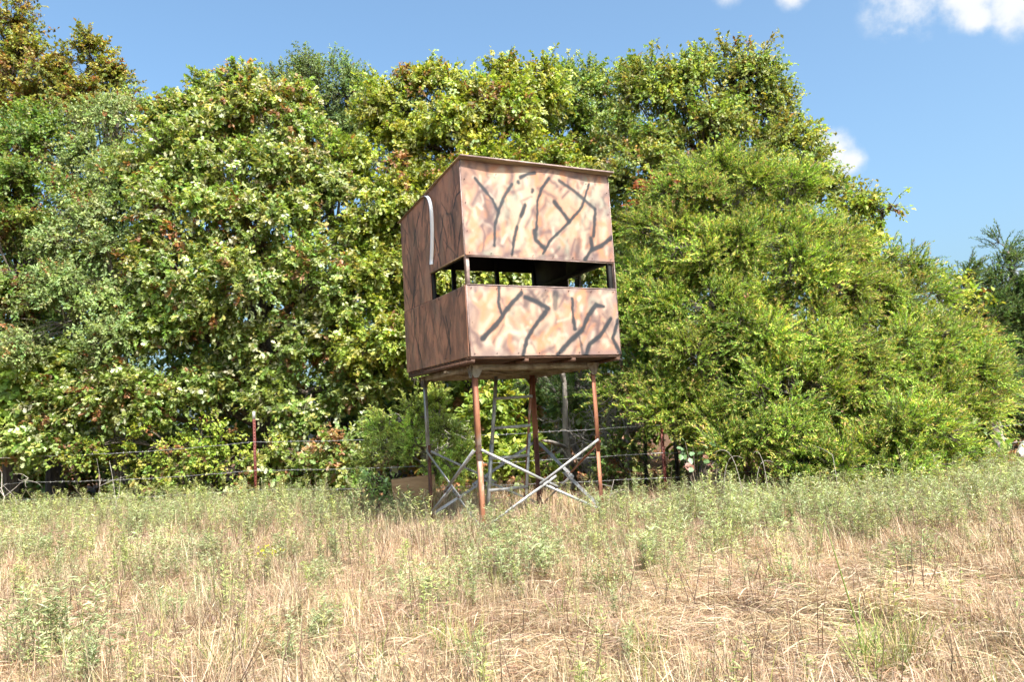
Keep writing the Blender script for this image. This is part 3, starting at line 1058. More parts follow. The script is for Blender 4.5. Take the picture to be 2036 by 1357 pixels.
def scatter(name, label, cat, P, rot, scl, tint, idx, col, parent=None):
    me = bpy.data.meshes.new(name)
    n = len(P)
    me.vertices.add(n)
    me.vertices.foreach_set('co', np.asarray(P, np.float32).ravel())
    for an, ty, data, key in (('rot', 'FLOAT_VECTOR', rot, 'vector'), ('scl', 'FLOAT', scl, 'value'), ('idx', 'INT', idx, 'value')):
        a = me.attributes.new(an, ty, 'POINT')
        a.data.foreach_set(key, np.asarray(data, np.int32 if ty == 'INT' else np.float32).ravel())
    a = me.attributes.new('tint', 'FLOAT_COLOR', 'POINT')
    c4 = np.ones((n, 4), np.float32)
    c4[:, :3] = tint
    a.data.foreach_set('color', c4.ravel())
    o = tag(link(bpy.data.objects.new(name, me), parent), label, cat, None, 'stuff')
    ng = bpy.data.node_groups.new(name + '_scatter', 'GeometryNodeTree')
    ng.interface.new_socket('Geometry', in_out='INPUT', socket_type='NodeSocketGeometry')
    ng.interface.new_socket('Geometry', in_out='OUTPUT', socket_type='NodeSocketGeometry')
    gi, go = ng.nodes.new('NodeGroupInput'), ng.nodes.new('NodeGroupOutput')
    def named(nm, ty):
        q_ = ng.nodes.new('GeometryNodeInputNamedAttribute')
        q_.data_type = ty
        q_.inputs['Name'].default_value = nm
        return q_.outputs[0]
    jn = ng.nodes.new('GeometryNodeJoinGeometry')
    er = ng.nodes.new('FunctionNodeEulerToRotation')
    ng.links.new(named('rot', 'FLOAT_VECTOR'), er.inputs[0])
    ia, sa = named('idx', 'INT'), named('scl', 'FLOAT')
    for k, src in enumerate(col):
        cm = ng.nodes.new('FunctionNodeCompare')
        cm.data_type = 'INT'
        cm.operation = 'EQUAL'
        ng.links.new(ia, next(i for i in cm.inputs if i.name == 'A' and i.type == 'INT'))
        next(i for i in cm.inputs if i.name == 'B' and i.type == 'INT').default_value = k
        oi = ng.nodes.new('GeometryNodeObjectInfo')
        oi.inputs['Object'].default_value = src
        oi.inputs['As Instance'].default_value = False
        ip = ng.nodes.new('GeometryNodeInstanceOnPoints')
        ng.links.new(gi.outputs[0], ip.inputs['Points'])
        ng.links.new(cm.outputs[0], ip.inputs['Selection'])
        ng.links.new(oi.outputs['Geometry'], ip.inputs['Instance'])
        ng.links.new(er.outputs[0], ip.inputs['Rotation'])
        ng.links.new(sa, ip.inputs['Scale'])
        ng.links.new(ip.outputs[0], jn.inputs[0])
    ng.links.new(jn.outputs[0], go.inputs[0])
    mod = o.modifiers.new('scatter', 'NODES')
    mod.node_group = ng
    return o


SRC = {}


def clump_src(key, sp, fn, mat):
    """leafy branch-end clumps to be set through a crown: low, middle and top ones, then browned ones"""
    if key not in SRC:
        out = []
        for e in (-.55, .1, .95):
            for k in range(4):
                out.append(fn(np.array([[math.cos(e), 0, math.sin(e)]]), sp))
        for k in range(2):
            out.append(fn(np.array([[.98, 0, .17]]), dict(sp, brown=.7)))
        SRC[key] = [bpy.data.objects.new('clump', make_mesh('clump', v, l, z, mat, np.clip(c, 0, .85))) for v, l, z, c in out]
    return SRC[key]


def fill_crown(root, o, P, O, src, sp, tone=.14):
    n = len(P)
    cls = np.digitize(O[:, 2], (-.25, .6))
    idx = cls * 4 + rng.integers(0, 4, n)
    br = rng.random(n) < sp.get('brown_clump', 0)
    idx = np.where(br, 12 + rng.integers(0, 2, n), idx)
    rot = np.stack([rng.normal(0, .15, n), rng.normal(0, .15, n), np.arctan2(O[:, 1], O[:, 0]) + rng.normal(0, .3, n)], -1)
    tn = sp.get('gain', 1.12) * np.exp(rng.normal(0, tone, (n, 1))) * np.exp(rng.normal(0, .05, (n, 3)))
    return scatter('crown', None, None, P - o, rot, rng.uniform(.8, 1.2, n), tn, idx, src, root)


def tree(name, label, cat, blobs, base_px, sp, dens=2.6, nsp=9, nlf=10, rad=.34, r0=.14, group=None, bark='bark', mat='leaf', inner=.35, back=.12, top=None, frac=1.0, twig=True, pushed=False):
    if pushed:
        blobs = [q if q[1] < 640 else (*q[:4], q[4] + .75, .55) for q in blobs]
    B = blobs_world(blobs, 1.12)
    P, O, I = clump_points(B, dens * DENS, inner, back)
    bx, by = base_px
    root = empty(name, (bx, by, 0))
    tag(root, label, cat, group)
    o = np.array((bx, by, 0.0))
    tp = max((c for c, r in B), key=lambda c: c[2]) if top is None else np.array(top)
    trunk, limbs = limb_mesh((bx, by, -.1), tp, B, P, I, r0, frac=frac)
    def fn(ol, sp_):
        lf_, tw = leaf_sprays(np.zeros((1, 3)), ol, int(nsp * 1.5), int(nlf * 1.6), sp_, rad)
        v, l, z = twigs(tw)
        return join([lf_, (v, l, z, np.tile(np.array((.075, .055, .04)), (len(v), 1)))])
    fill_crown(root, o, P, O, clump_src((id(sp), nsp, nlf, rad, mat), sp, fn, M[mat]), sp)
    KEEP.append(sp)
    for bld, nm, mt in ((trunk, 'trunk', bark), (limbs, 'limbs', bark)):
        bld.v = [q - o for q in bld.v]
        bld.build(nm, M[mt], root, True)
    return root


COUNT, KEEP = [], []
DENS = 2.1
OAK = dict(tpl='oak', size=.092, width=1.1, spray=.36, cols=[(0.138, 0.203, 0.045), (0.195, 0.261, 0.064), (0.276, 0.319, 0.096), (0.325, 0.304, 0.080), (.47, .49, .30)], w=[3.5, 4, 2.5, 1.2, 2.4], brown=.05, brown_clump=.06, flat=.7, bcols=[(.29, .15, .065), (.36, .22, .11), (.2, .1, .045)])
OAK_Y = dict(OAK, cols=[(0.154, 0.210, 0.031), (0.231, 0.280, 0.042), (0.323, 0.336, 0.063), (0.36, 0.32, 0.06), (.40, .44, .21)], w=[4, 4.5, 2.2, .5, 1.6], brown=.03, brown_clump=.02, size=.085)
OAK_D = dict(OAK, tpl='kite', width=1.1, size=.078, cols=[(0.112, 0.181, 0.040), (0.175, 0.239, 0.056), (0.255, 0.290, 0.080), (.36, .40, .2)], w=[4, 4, 2.5, .8], brown=.02, brown_clump=.02)
SILV = dict(tpl='kite', size=.066, width=.95, spray=.36, cols=[(0.225, 0.285, 0.112), (0.300, 0.360, 0.165), (0.180, 0.247, 0.083)], w=[3, 2, 3], brown=.02, flat=.5, up=.35)
FINE = dict(SILV, size=.064, cols=[(0.165, 0.225, 0.090), (0.225, 0.285, 0.120), (0.135, 0.195, 0.068)], w=[3, 2, 3])
BRNZ = dict(OAK_Y, tpl='kite', width=1.15, size=.095, cols=[(0.27, 0.265, 0.06), (0.27, 0.20, 0.06), (0.27, 0.14, 0.065), (0.18, 0.215, 0.05)], w=[5, 2.5, .6, 5], brown=.07, brown_clump=0, bcols=[(0.270, 0.101, 0.047), (0.324, 0.162, 0.068)])
YELL = dict(tpl='kite', size=.10, width=1.1, spray=.3, cols=[(0.260, 0.312, 0.046), (0.182, 0.260, 0.046), (0.351, 0.364, 0.078)], w=[3, 3, 1.5], brown=.03, flat=.8)
VINE = dict(tpl='ovate', size=.14, width=1.5, spray=.3, cols=[(0.260, 0.325, 0.065), (0.182, 0.260, 0.052), (0.338, 0.364, 0.104)], w=[3, 3, 1], flat=.4, hang=.6)
PALE = dict(gain=1.7, tpl='kite', size=.055, width=.95, spray=.22, cols=[(0.247, 0.325, 0.130), (0.195, 0.273, 0.091), (0.325, 0.377, 0.182)], w=[3, 3, 1], flat=.5, up=.5)
RLEAF = dict(OAK, tpl='oak', cols=[(.30, .10, .045), (.22, .07, .035)], w=[1, 1], brown=0, brown_clump=0)

# deciduous trees along the edge of the wood, left to right
tree('autumn_tree', 'tall bronze-tinted tree rising highest at the left edge', 'tree',
     [(15, 60, 75, 95, 22), (-60, 130, 100, 120, 22), (60, 160, 75, 90, 21.5), (-20, 260, 110, 90, 21)], (-13.5, 23), BRNZ, 2.0, 8, 9, .42, .2)
tree('autumn_tree', 'shorter bronze-tinted tree with a ragged top, just right of the tall bronze one', 'tree',
     [(175, 145, 62, 65, 22), (215, 185, 45, 50, 22), (140, 210, 65, 65, 21.5), (240, 240, 45, 40, 21.5)], (-11.6, 23), BRNZ, 2.2, 8, 9, .4, .16)
tree('oak_tree', 'dark glossy green oak filling the left edge below the bronze trees', 'tree',
     [(40, 290, 95, 85, 18), (-60, 380, 120, 140, 17.5), (70, 400, 90, 80, 17), (20, 540, 110, 110, 16.5), (-60, 640, 110, 120, 16.5)], (-10.5, 18.3), OAK_D, 2.6, 9, 10, .36, .16)
tree('hackberry_tree', 'silvery grey-green small-leaved tree between the dark oak and the spreading oak', 'tree',
     [(230, 270, 75, 85, 18), (175, 330, 70, 80, 17.8), (245, 390, 80, 90, 17), (160, 470, 90, 80, 16.5), (230, 550, 100, 90, 16), (120, 640, 110, 90, 15.8), (230, 670, 80, 70, 15.6)], (-8.6, 17.3), SILV, 2.7, 10, 11, .36, .12, mat='leaf_matte', bark='bark_grey')
tree('oak_tree', 'broad spreading oak with clusters of brown leaves, behind the left fence post', 'tree',
     [(470, 215, 100, 75, 17.5), (340, 250, 60, 55, 17.4), (395, 265, 85, 75, 17.2), (560, 240, 90, 75, 17.3), (350, 340, 85, 75, 16.6), (480, 330, 110, 75, 16.6), (610, 330, 95, 80, 16.6), (660, 420, 90, 80, 16.3),
      (380, 440, 110, 60, 15.9), (530, 450, 110, 60, 15.9), (330, 540, 95, 55, 15.5), (470, 570, 110, 55, 15.3), (620, 560, 105, 60, 15.5), (700, 600, 60, 60, 15.6),
      (340, 650, 110, 48, 15.1), (580, 680, 120, 50, 15), (300, 770, 160, 42, 14.9), (440, 740, 100, 40, 15.2), (610, 780, 110, 50, 14.8), (720, 760, 60, 50, 15),
      (180, 800, 120, 42, 15), (60, 860, 110, 36, 15)],
     (-5.1, 16.9), OAK, 2.9, 9, 10, .34, .2, pushed=True)
tree('oak_tree', 'low leafy oak sapling with browning leaves at the foot of the left fence post', 'tree',
     [(600, 925, 105, 38, 15.1, .4), (520, 950, 60, 25, 15.1, .5), (690, 900, 60, 50, 14.6, .4), (360, 975, 80, 25, 15.3, .4), (270, 985, 60, 20, 15.5, .4)], (-4.0, 15.6), OAK, 4.5, 7, 9, .26, .04)
tree('fine_leaved_tree', 'greyish fine-leaved round tree top showing behind the spreading oak', 'tree',
     [(650, 170, 78, 55, 21), (570, 195, 60, 50, 21), (590, 235, 55, 55, 21), (700, 210, 65, 65, 21), (620, 300, 95, 60, 21), (740, 290, 70, 70, 21)], (-4.8, 22), FINE, 2.4, 10, 12, .42, .14, mat='leaf_matte')
tree('oak_tree', 'yellow-green oak rising directly behind the hunting blind', 'tree',
     [(885, 195, 75, 75, 17.5), (960, 178, 80, 55, 17.5), (820, 225, 75, 75, 17.3), (760, 215, 60, 55, 17.8), (1030, 190, 55, 50, 17.6), (1085, 200, 60, 55, 17.8), (770, 320, 80, 75, 17), (890, 280, 95, 75, 16.8), (1010, 270, 100, 80, 17),
      (760, 440, 75, 80, 16.3), (850, 420, 90, 80, 16.3), (960, 400, 110, 90, 16.4), (1080, 380, 90, 80, 16.4), (770, 560, 60, 70, 15.8), (850, 560, 80, 80, 16), (980, 540, 110, 80, 16),
      (745, 670, 60, 60, 15.3), (840, 690, 90, 60, 15.6), (1130, 520, 100, 90, 16), (1200, 640, 90, 70, 15.8)],
     (-1.0, 17.8), OAK_Y, 2.7, 9, 10, .35, .18)
tree('oak_tree', 'darker oak top set back between the blind and the tall right-hand oak', 'tree',
     [(1145, 180, 70, 58, 19.5), (1215, 190, 55, 55, 19), (1110, 260, 70, 70, 19), (1200, 260, 70, 70, 19), (1160, 370, 90, 70, 18.5)], (1.6, 20.2), OAK_D, 2.6, 9, 11, .4, .15)
tree('oak_tree', 'tall sunlit oak with upright leafy shoots against the sky, right of the blind', 'tree',
     [(x_, y_ + 18, 17, 38, 16.3) for x_, y_ in ((1455, 108), (1497, 118), (1540, 165), (1568, 200), (1606, 250), (1626, 290), (1300, 118), (1262, 135), (1395, 112), (1345, 118))] +
     [(1370, 168, 60, 45, 16.5), (1440, 148, 55, 50, 16.5), (1300, 178, 70, 60, 16.5), (1380, 200, 90, 70, 16.4), (1500, 190, 60, 65, 16.4), (1550, 240, 52, 58, 16.2), (1270, 250, 65, 75, 16.2), (1390, 290, 100, 80, 16),
      (1510, 310, 85, 80, 16), (1585, 320, 48, 70, 15.9), (1270, 370, 80, 80, 15.7), (1640, 375, 40, 38, 15.6), (1380, 420, 110, 80, 15.6), (1560, 420, 90, 80, 15.5), (1280, 500, 80, 70, 15.4), (1660, 440, 45, 50, 15.4)],
     (4.3, 17), dict(OAK_D, size=.078, up=.55, cols=[(.12, .185, .04), (.185, .24, .06), (.27, .3, .1), (.30, .28, .05), (.38, .41, .2)], w=[3, 4, 3, 1.3, .8], brown=.02, brown_clump=0), 2.9, 9, 10, .34, .17)
tree('young_elm_tree', 'young elm with a leafy branch reaching right over the cedars', 'tree',
     [(1700, 425, 42, 28, 14.3), (1755, 415, 26, 18, 14.2), (1690, 480, 55, 40, 14.2), (1760, 500, 50, 35, 14), (1640, 520, 50, 50, 14)], (6.0, 14.5), dict(YELL, size=.085), 3.2, 7, 8, .24, .07)
tree('young_elm_tree', 'thin yellow-green young elm between the light cedars and the dark cedars', 'tree',
     [(1895, 570, 34, 30, 14), (1860, 600, 38, 35, 13.9), (1915, 610, 26, 34, 13.9), (1880, 660, 35, 40, 13.8)], (7.7, 14.3), dict(YELL, size=.08), 2.8, 5, 7, .2, .05)

# ------------------------------------------------------------------ cedars
def cedar_sprays(P, O, nsp, sp):
    n = len(P)
    m_ = n * nsp
    nl = sp['nl']
    C = np.repeat(P, nsp, 0)
    Oo = np.repeat(O, nsp, 0)
    rd = rnd_dir(m_)
    base = C + rd * (sp['rad'] * rng.uniform(.05, .8, (m_, 1)))
    axd = unit(Oo * .7 + rd * .6 + np.array((0, 0, sp['up'])) + rng.normal(0, .22, (m_, 3)))
    ln = sp['spray'] * rng.uniform(.55, 1.3, m_)
    q = m_ * nl
    t_ = np.tile((np.arange(nl) + .3) / nl, m_)
    bs, dd, LL = np.repeat(base, nl, 0), np.repeat(axd, nl, 0), np.repeat(ln, nl)
    pos = bs + dd * (LL * t_)[:, None] - np.array((0, 0, 1)) * (sp['droop'] * LL * t_ ** 2)[:, None]
    ld = unit(dd * .8 + rnd_dir(q) * .62 + np.array((0, 0, -.05)))
    nr = unit(np.array((0, 0, .6)) + np.repeat(np.repeat(O, nsp, 0), nl, 0) * .6 + rnd_dir(q) * .6)
    L_ = sp['size'] * rng.uniform(.6, 1.3, q) * (1.15 - .5 * t_)
    W_ = L_ * sp['wid']
    col = pick(sp['cols'], sp['w'], q, .2)
    tip = (t_ > .55) & (rng.random(q) < sp['tipp'])
    col[tip] = pick(sp['tips'], [1] * len(sp['tips']), tip.sum())
    if sp.get('brown', 0) > .5:
        col *= np.array((.9, .55, 1.2))
    return place('scale', pos, ld, nr, L_, W_, np.clip(col, 0, .7)), (base, base + axd * ln[:, None] * .7, C)


def cedar(name, label, blobs, base_xy, sp, dens, nsp, r0=.1, group=None, bark='bark_grey', back=.12, inner=.35, top=None):
    B = blobs_world(blobs, 1.12)
    P, O, I = clump_points(B, dens * 2.0, inner, back, 8, .5, .75)
    root = empty(name, (*base_xy, 0))
    tag(root, label, 'tree', group)
    o = np.array((*base_xy, 0.0))
    tp = max((c for c, r in B), key=lambda c: c[2]) if top is None else np.array(top)
    trunk, limbs = limb_mesh((*base_xy, -.1), tp, B, P, I, r0)
    def fn(ol, sp_):
        lf_, tw = cedar_sprays(np.zeros((1, 3)), ol, int(nsp * 1.35), sp_)
        v, l, z = twigs(tw)
        return join([lf_, (v, l, z, np.tile(np.array((.10, .08, .06)), (len(v), 1)))])
    fill_crown(root, o, P, O, clump_src((id(sp), nsp), sp, fn, M['cedar']), sp, .24)
    KEEP.append(sp)
    for bld, nm in ((trunk, 'trunk'), (limbs, 'limbs')):
        bld.v = [q - o for q in bld.v]
        bld.build(nm, M[bark], root, True)
    return root


def cone(px, py0, py1, rb, d, n):
    out = []
    for k in range(n):
        f_ = (k + .5) / n
        out.append((px + (1 if k % 2 else -1) * rb * f_ * .25, py0 + (py1 - py0) * f_, 5 + rb * f_, (py1 - py0) / n * .8 + 4, d))
    return out


CED = dict(gain=1.17, brown_clump=.035, nl=36, rad=.26, up=.45, spray=.34, droop=.25, size=.058, wid=.72, tipp=.22, cols=[(0.185, 0.275, 0.04), (0.255, 0.345, 0.055), (0.11, 0.18, 0.03), (0.35, 0.41, 0.095)], w=[4, 3, 3, 1.5], tips=[(0.438, 0.392, 0.087), (0.487, 0.348, 0.145)])
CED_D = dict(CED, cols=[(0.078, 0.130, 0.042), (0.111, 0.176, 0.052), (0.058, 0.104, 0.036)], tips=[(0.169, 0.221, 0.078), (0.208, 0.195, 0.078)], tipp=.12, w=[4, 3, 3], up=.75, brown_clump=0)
CED_G = dict(CED, cols=[(0.27, 0.35, 0.08), (0.35, 0.42, 0.12), (0.19, 0.26, 0.06)], tips=[(0.297, 0.324, 0.108)], tipp=.2, w=[4, 3, 3], rad=.2, spray=.2, size=.055, gain=1.45)
cedar('cedar_tree', 'tallest yellow-green cedar, its left side touching the blind', 
      [(1420, 320, 55, 50, 12.3), (1380, 400, 80, 65, 12.2), (1470, 400, 75, 65, 12), (1320, 490, 90, 70, 12), (1440, 500, 100, 70, 11.6), (1290, 590, 75, 70, 11.8), (1400, 610, 110, 75, 11.3), (1290, 700, 75, 65, 11.6),
       (1390, 720, 100, 65, 11), (1260, 785, 70, 32, 11.4), (1350, 820, 80, 55, 11)], (2.9, 12.4), CED, 6.0, 12, .13)
cedar('cedar_tree', 'bushy yellow-green cedar in the middle of the cedar thicket',
      [(1570, 400, 55, 55, 12), (1530, 480, 75, 65, 11.6), (1620, 480, 70, 65, 11.7), (1560, 570, 90, 70, 11.2), (1650, 580, 75, 70, 11.3), (1530, 670, 90, 70, 10.7), (1630, 690, 90, 75, 10.6), (1560, 780, 100, 70, 10.2),
       (1470, 830, 80, 65, 10.4), (1600, 870, 100, 65, 9.9), (1480, 910, 75, 45, 10.1)], (4.0, 11.9), CED, 6.0, 12, .12)
cedar('cedar_tree', 'yellow-green cedar with a sloping right shoulder under the bare sky',
      [(1690, 500, 50, 45, 12.2), (1745, 540, 55, 50, 12.2), (1800, 555, 45, 40, 12.2), (1720, 610, 80, 65, 11.6), (1810, 620, 70, 60, 11.8), (1740, 710, 90, 70, 11), (1840, 700, 70, 65, 11.2), (1700, 800, 90, 65, 10.4)], (5.8, 12.2), CED, 6.0, 12, .11)
cedar('cedar_tree', 'low spreading yellow-green cedar at the right end, branches sweeping to the grass',
      [(1880, 680, 55, 55, 11.6), (1930, 690, 50, 45, 11.8), (1900, 760, 80, 60, 11), (1960, 760, 45, 40, 11.3), (1830, 790, 85, 65, 10.5), (1920, 830, 65, 50, 10.8), (1780, 870, 100, 60, 9.9), (1870, 890, 75, 55, 10.2),
       (1720, 925, 90, 45, 9.6), (1820, 930, 80, 42, 9.8), (1640, 940, 70, 32, 9.6)], (6.1, 11), CED, 6.0, 12, .1)
cedar('cedar_tree', 'dark blue-green cedar with a tall spiky top at the right edge',
      cone(2006, 478, 860, 115, 16, 9) + [(2060, 620, 60, 60, 16.5), (1990, 800, 80, 55, 15.6), (2050, 760, 70, 70, 15.8)], (10.6, 16.2), CED_D, 6.0, 12, .09)
cedar('cedar_tree', 'smaller dark cedar with thin spires, just left of the tall dark one',
      cone(1922, 522, 640, 34, 16, 4) + cone(1968, 552, 640, 32, 16, 4) + cone(1990, 570, 640, 26, 16, 3) + [(1945, 660, 60, 45, 15.8), (1950, 740, 70, 60, 15.6)], (9.4, 16.2), CED_D, 6.0, 11, .06)
cedar('cedar_tree', 'small feathery cedar growing behind the left legs of the blind',
      [(850, 775, 45, 35, 12), (800, 830, 65, 50, 11.9), (880, 840, 55, 50, 11.8), (760, 890, 65, 45, 11.6), (840, 900, 70, 45, 11.5), (900, 910, 40, 35, 11.6)], (-1.5, 12.1), CED_G, 5.0, 10, .05)
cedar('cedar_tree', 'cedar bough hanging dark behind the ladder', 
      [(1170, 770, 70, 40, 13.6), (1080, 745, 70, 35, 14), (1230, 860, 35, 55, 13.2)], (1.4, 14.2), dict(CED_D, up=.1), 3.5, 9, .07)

# shrubs and vines
tree('shrub', 'bright yellow-green shrub seen through the ladder', 'shrub', [(965, 830, 45, 48, 12.8), (1000, 790, 30, 26, 12.9), (1010, 890, 40, 45, 12.7), (960, 915, 40, 40, 12.6), (1085, 900, 35, 30, 12.6)], (-.25, 13), YELL, 5.5, 7, 8, .2, .03)
tree('shrub', 'pale small-leaved shrub in front of the little cedar', 'shrub', [(755, 950, 30, 30, 11.2), (730, 968, 26, 20, 11.2), (785, 972, 20, 16, 11.1)], (-1.85, 11.3), PALE, 5, 5, 6, .15, .02, mat='leaf_matte')
tree('grape_vine', 'tangle of large light green vine leaves low at the left edge', 'vine', [(40, 770, 75, 55, 16.2, .6), (130, 740, 70, 45, 16.1, .6), (30, 840, 60, 35, 16.1, .6), (-40, 800, 60, 70, 16.4, .6)], (-9.0, 16.5), VINE, 4.5, 7, 7, .3, .03)
tree('shrub', 'straggly shrub with small leaves in the shade left of the fence post', 'shrub', [(310, 890, 70, 40, 15.4), (400, 870, 60, 45, 15.5), (180, 900, 60, 30, 15.6), (450, 920, 50, 40, 15.2)], (-6.3, 15.9), dict(YELL, size=.07), 3.6, 6, 7, .24, .03)
tree('oak_branch', 'spray of russet dead oak leaves beside the top right corner of the blind', 'branch', [(1305, 388, 22, 22, 14.2), (1330, 372, 14, 9, 14.2)], (3.1, 15.2), RLEAF, 7, 6, 8, .12, .03)
tree('shrub', 'low green shrub in the dark gap right of the blind legs', 'shrub', [(1225, 905, 35, 32, 11.6), (1215, 950, 28, 22, 11.4), (1255, 960, 25, 15, 11.5)], (1.55, 11.8), dict(YELL, size=.06, cols=[(.11, .17, .04), (.15, .2, .05)], w=[1, 1]), 5.5, 6, 7, .16, .02)

# deep wood closing the view behind the first trees
B = []
r_ = np.random.default_rng(11)
for k in range(60):
    x = -20 + 40 * (k + .5) / 60 + r_.normal(0, .3)
    d = 21.0 + r_.uniform(0, 3)
    hz = (r_.uniform(7.4, 8.8) if x < 4 else r_.uniform(6.2, 7)) if x < 5.5 else r_.uniform(1.2, 1.7)
    B.append((np.array((x, d, hz * .5)), np.array((1.2, .9, hz * .5))))
for k in range(44):
    x = -14 + 27 * (k + .5) / 44 + r_.normal(0, .3)
    d = fence_y(x) + (4.2 if x < 0 else 4.6) + r_.uniform(-.6, .8)
    hz = r_.uniform(1.4, 2.3) if x < 6 else r_.uniform(.6, .9)
    if .2 < x < 3.6:
        d += 2.2
    B.append((np.array((x, d, hz * .5)), np.array((.8, .7, hz * .5))))
for x, h_ in ((2.6, 3.6), (3.4, 4.2), (4.2, 4.0), (5.0, 3.5), (5.8, 3.2), (6.6, 2.9), (7.4, 2.5)):
    B.append((np.array((x, 13.6, h_ * .5)), np.array((.7, .5, h_ * .5))))
for x, h_ in ((.6, 1.7), (1.7, 1.6), (2.7, 1.8), (3.6, 1.9), (4.4, 1.9)):
    B.append((np.array((x, 17.4, h_ * .5)), np.array((.8, .5, h_ * .5))))
P, O, I = clump_points(B, .95, .5, .05, 5, .2)
WOOD = dict(OAK_D, size=.17, spray=.5)
src = clump_src('woodland', WOOD, lambda ol, sp_: leaf_sprays(np.zeros((1, 3)), ol, 12, 14, sp_, .5)[0], M['leaf'])
w_ = fill_crown(None, np.zeros(3), P, O, src, WOOD)
w_.name = 'woodland'
tag(w_, 'deep shaded wood closing the view behind the edge trees', 'woodland')

# ------------------------------------------------------------------ fence
def t_post(label, x, y, h, lean):
    r = empty('fence_post', (x, y, float(ground_z(np.array([x]), np.array([y]))[0])), .5)
    tag(r, label, 'fence post', 'steel fence posts')
    r.rotation_euler = (lean[1], lean[0], .5)
    b_ = MB()
    prof = [(-.024, -.004), (.024, -.004), (.024, .004), (.004, .004), (.004, .036), (-.004, .036), (-.004, .004), (-.024, .004)]
    b_.prism((0, 0, -.2), (0, 0, h - .14), (1, 0, 0), (0, 1, 0), prof)
    b_.build('post', M['tpost'], r)
    tp = MB()
    tp.prism((0, 0, h - .139), (0, 0, h), (1, 0, 0), (0, 1, 0), [(x * 1.04, y * 1.04) for x, y in prof])
    tp.build('painted_tip', M['wire'] if 'left' in label else M['tpost'], r)
    sb = MB()
    for z in np.arange(.15, h - .16, .055):
        sb.box((-.008, -.011, z), (.008, -.0042, z + .02))
    sb.build('studs', M['tpost'], r)
    return r


t_post('dark red steel fence post with a pale tip, left of the blind', -4.66, 14.2, 1.6, (0, 0))
t_post('plain red steel fence post under the cedars, right of the blind', 1.93, 10.8, 1.14, (0, .01))
fx = np.array([-13.5, -9.5, -4.68, 1.9, 5.0, 8.62, 14])
fy = np.array([16.6, 15.5, 14.17, 10.77, 12.6, 14.0, 15.0])
for hz, nm in (((1.09, 1.09, 1.10, .99, .95, .95, .95), 'top'), ((.60, .60, .60, .62, .6, .6, .6), 'middle'), ((.27, .27, .27, .29, .28, .3, .3), 'bottom')):
    P = []
    for k in range(len(fx) - 1):
        n = 24
        t_ = np.linspace(0, 1, n, endpoint=False)
        sag = -.045 * np.sin(t_ * PI) + np.sin(t_ * 40 + k) * .004
        P.append(np.stack([fx[k] + (fx[k + 1] - fx[k]) * t_, fy[k] + (fy[k + 1] - fy[k]) * t_, hz[k] + (hz[k + 1] - hz[k]) * t_ + sag], -1))
    P = np.concatenate(P + [np.array([[fx[-1], fy[-1], hz[-1]]])])
    w_ = MB().tube(P, .0036, 5).build('barbed_wire', M['wire'])
    tag(w_, {'top': 'topmost strand of barbed wire on the fence', 'middle': 'middle strand of barbed wire on the fence', 'bottom': 'lowest strand of barbed wire, close above the weeds'}[nm], 'wire', 'barbed wire strands')
    bb = MB()
    s_ = np.concatenate(([0], np.cumsum(np.linalg.norm(np.diff(P, axis=0), axis=1))))
    for q in np.arange(.1, s_[-1], .14):
        c = np.array([np.interp(q, s_, P[:, i]) for i in range(3)])
        for d_ in rnd_dir(2):
            bb.tube([c - d_ * .022, c + d_ * .022], [.0022, .0022], 3)
    bb.build('barbs', M['wire'], w_)
# old timber corner post
p = at(1981, 868, 14.0)
r = empty('wooden_post', (p[0], 14.0, 0))
tag(r, 'old grey wooden fence post at the right beside the dark cedars', 'fence post')
b_ = MB()
n = 10
for k in range(n):
    a = k * 2 * PI / n
b_.tube([(0, 0, -.2), (.005, 0, .3), (-.01, .005, .7), (-.015, 0, 1.0), (-.02, 0, 1.03)], [.125, .115, .108, .10, .07], 11)
b_.build('post', M['postwood'], r, True)
st_ = MB()
for z in (.3, .6, .95):
    an = np.linspace(0, 2 * PI, 14)
    st_.tube(np.stack([np.cos(an) * .117, np.sin(an) * .117, z + .01 * np.sin(an * 3)], -1), .004, 4)
st_.build('wire_loops', M['wire'], r)
# bleached log
p = at(2046, 892, 12.6)
lg = MB()
t_ = np.linspace(0, 1, 9)
lg.tube(np.stack([t_ * 1.1 - .18, t_ * .25, .17 + .05 * np.sin(t_ * 5) + t_ * .06], -1), [.05, .14, .2, .22, .21, .2, .18, .15, .09], 12)
o = lg.build('log', M['log'], None, True)
o.location = (p[0], 12.6, 0)
tag(o, 'bleached white log end lying in the grass at the right edge', 'log')
# board behind the blind
p = at(828, 985, 11.0)
b_ = MB().bar((-.3, .0, .0), (.28, .05, .03), .02, .98, (0, -.35, 1))
o = b_.build('plywood_board', M['plank'])
o.location = (p[0], 11.0, .02)
tag(o, 'brown weathered board leaning in the weeds behind the rear left leg', 'board')


# ------------------------------------------------------------------ dead wood and bare stems
def branchy(base, d0, length, r0, depth, gen, bend=.35, kids=(3, 5), spread=.8):
    out = []
    stack = [(np.array(base, float), unit(np.array(d0, float)), length, r0, depth)]
    while stack:
        b0, d_, L_, r_0, dep = stack.pop()
        k = 6
        P = [b0]
        dd = d_
        for i in range(k):
            dd = unit(dd + gen.normal(0, bend / 2.2, 3))
            P.append(P[-1] + dd * L_ / k)
        out.append((np.array(P), np.linspace(r_0, r_0 * .4, k + 1)))
        if dep > 0:
            for c in range(gen.integers(*kids)):
                i = gen.integers(2, k + 1)
                nd = unit(dd * .5 + gen.normal(0, spread, 3))
                stack.append((P[i], nd, L_ * gen.uniform(.35, .65), r_0 * .6, dep - 1))
    return out


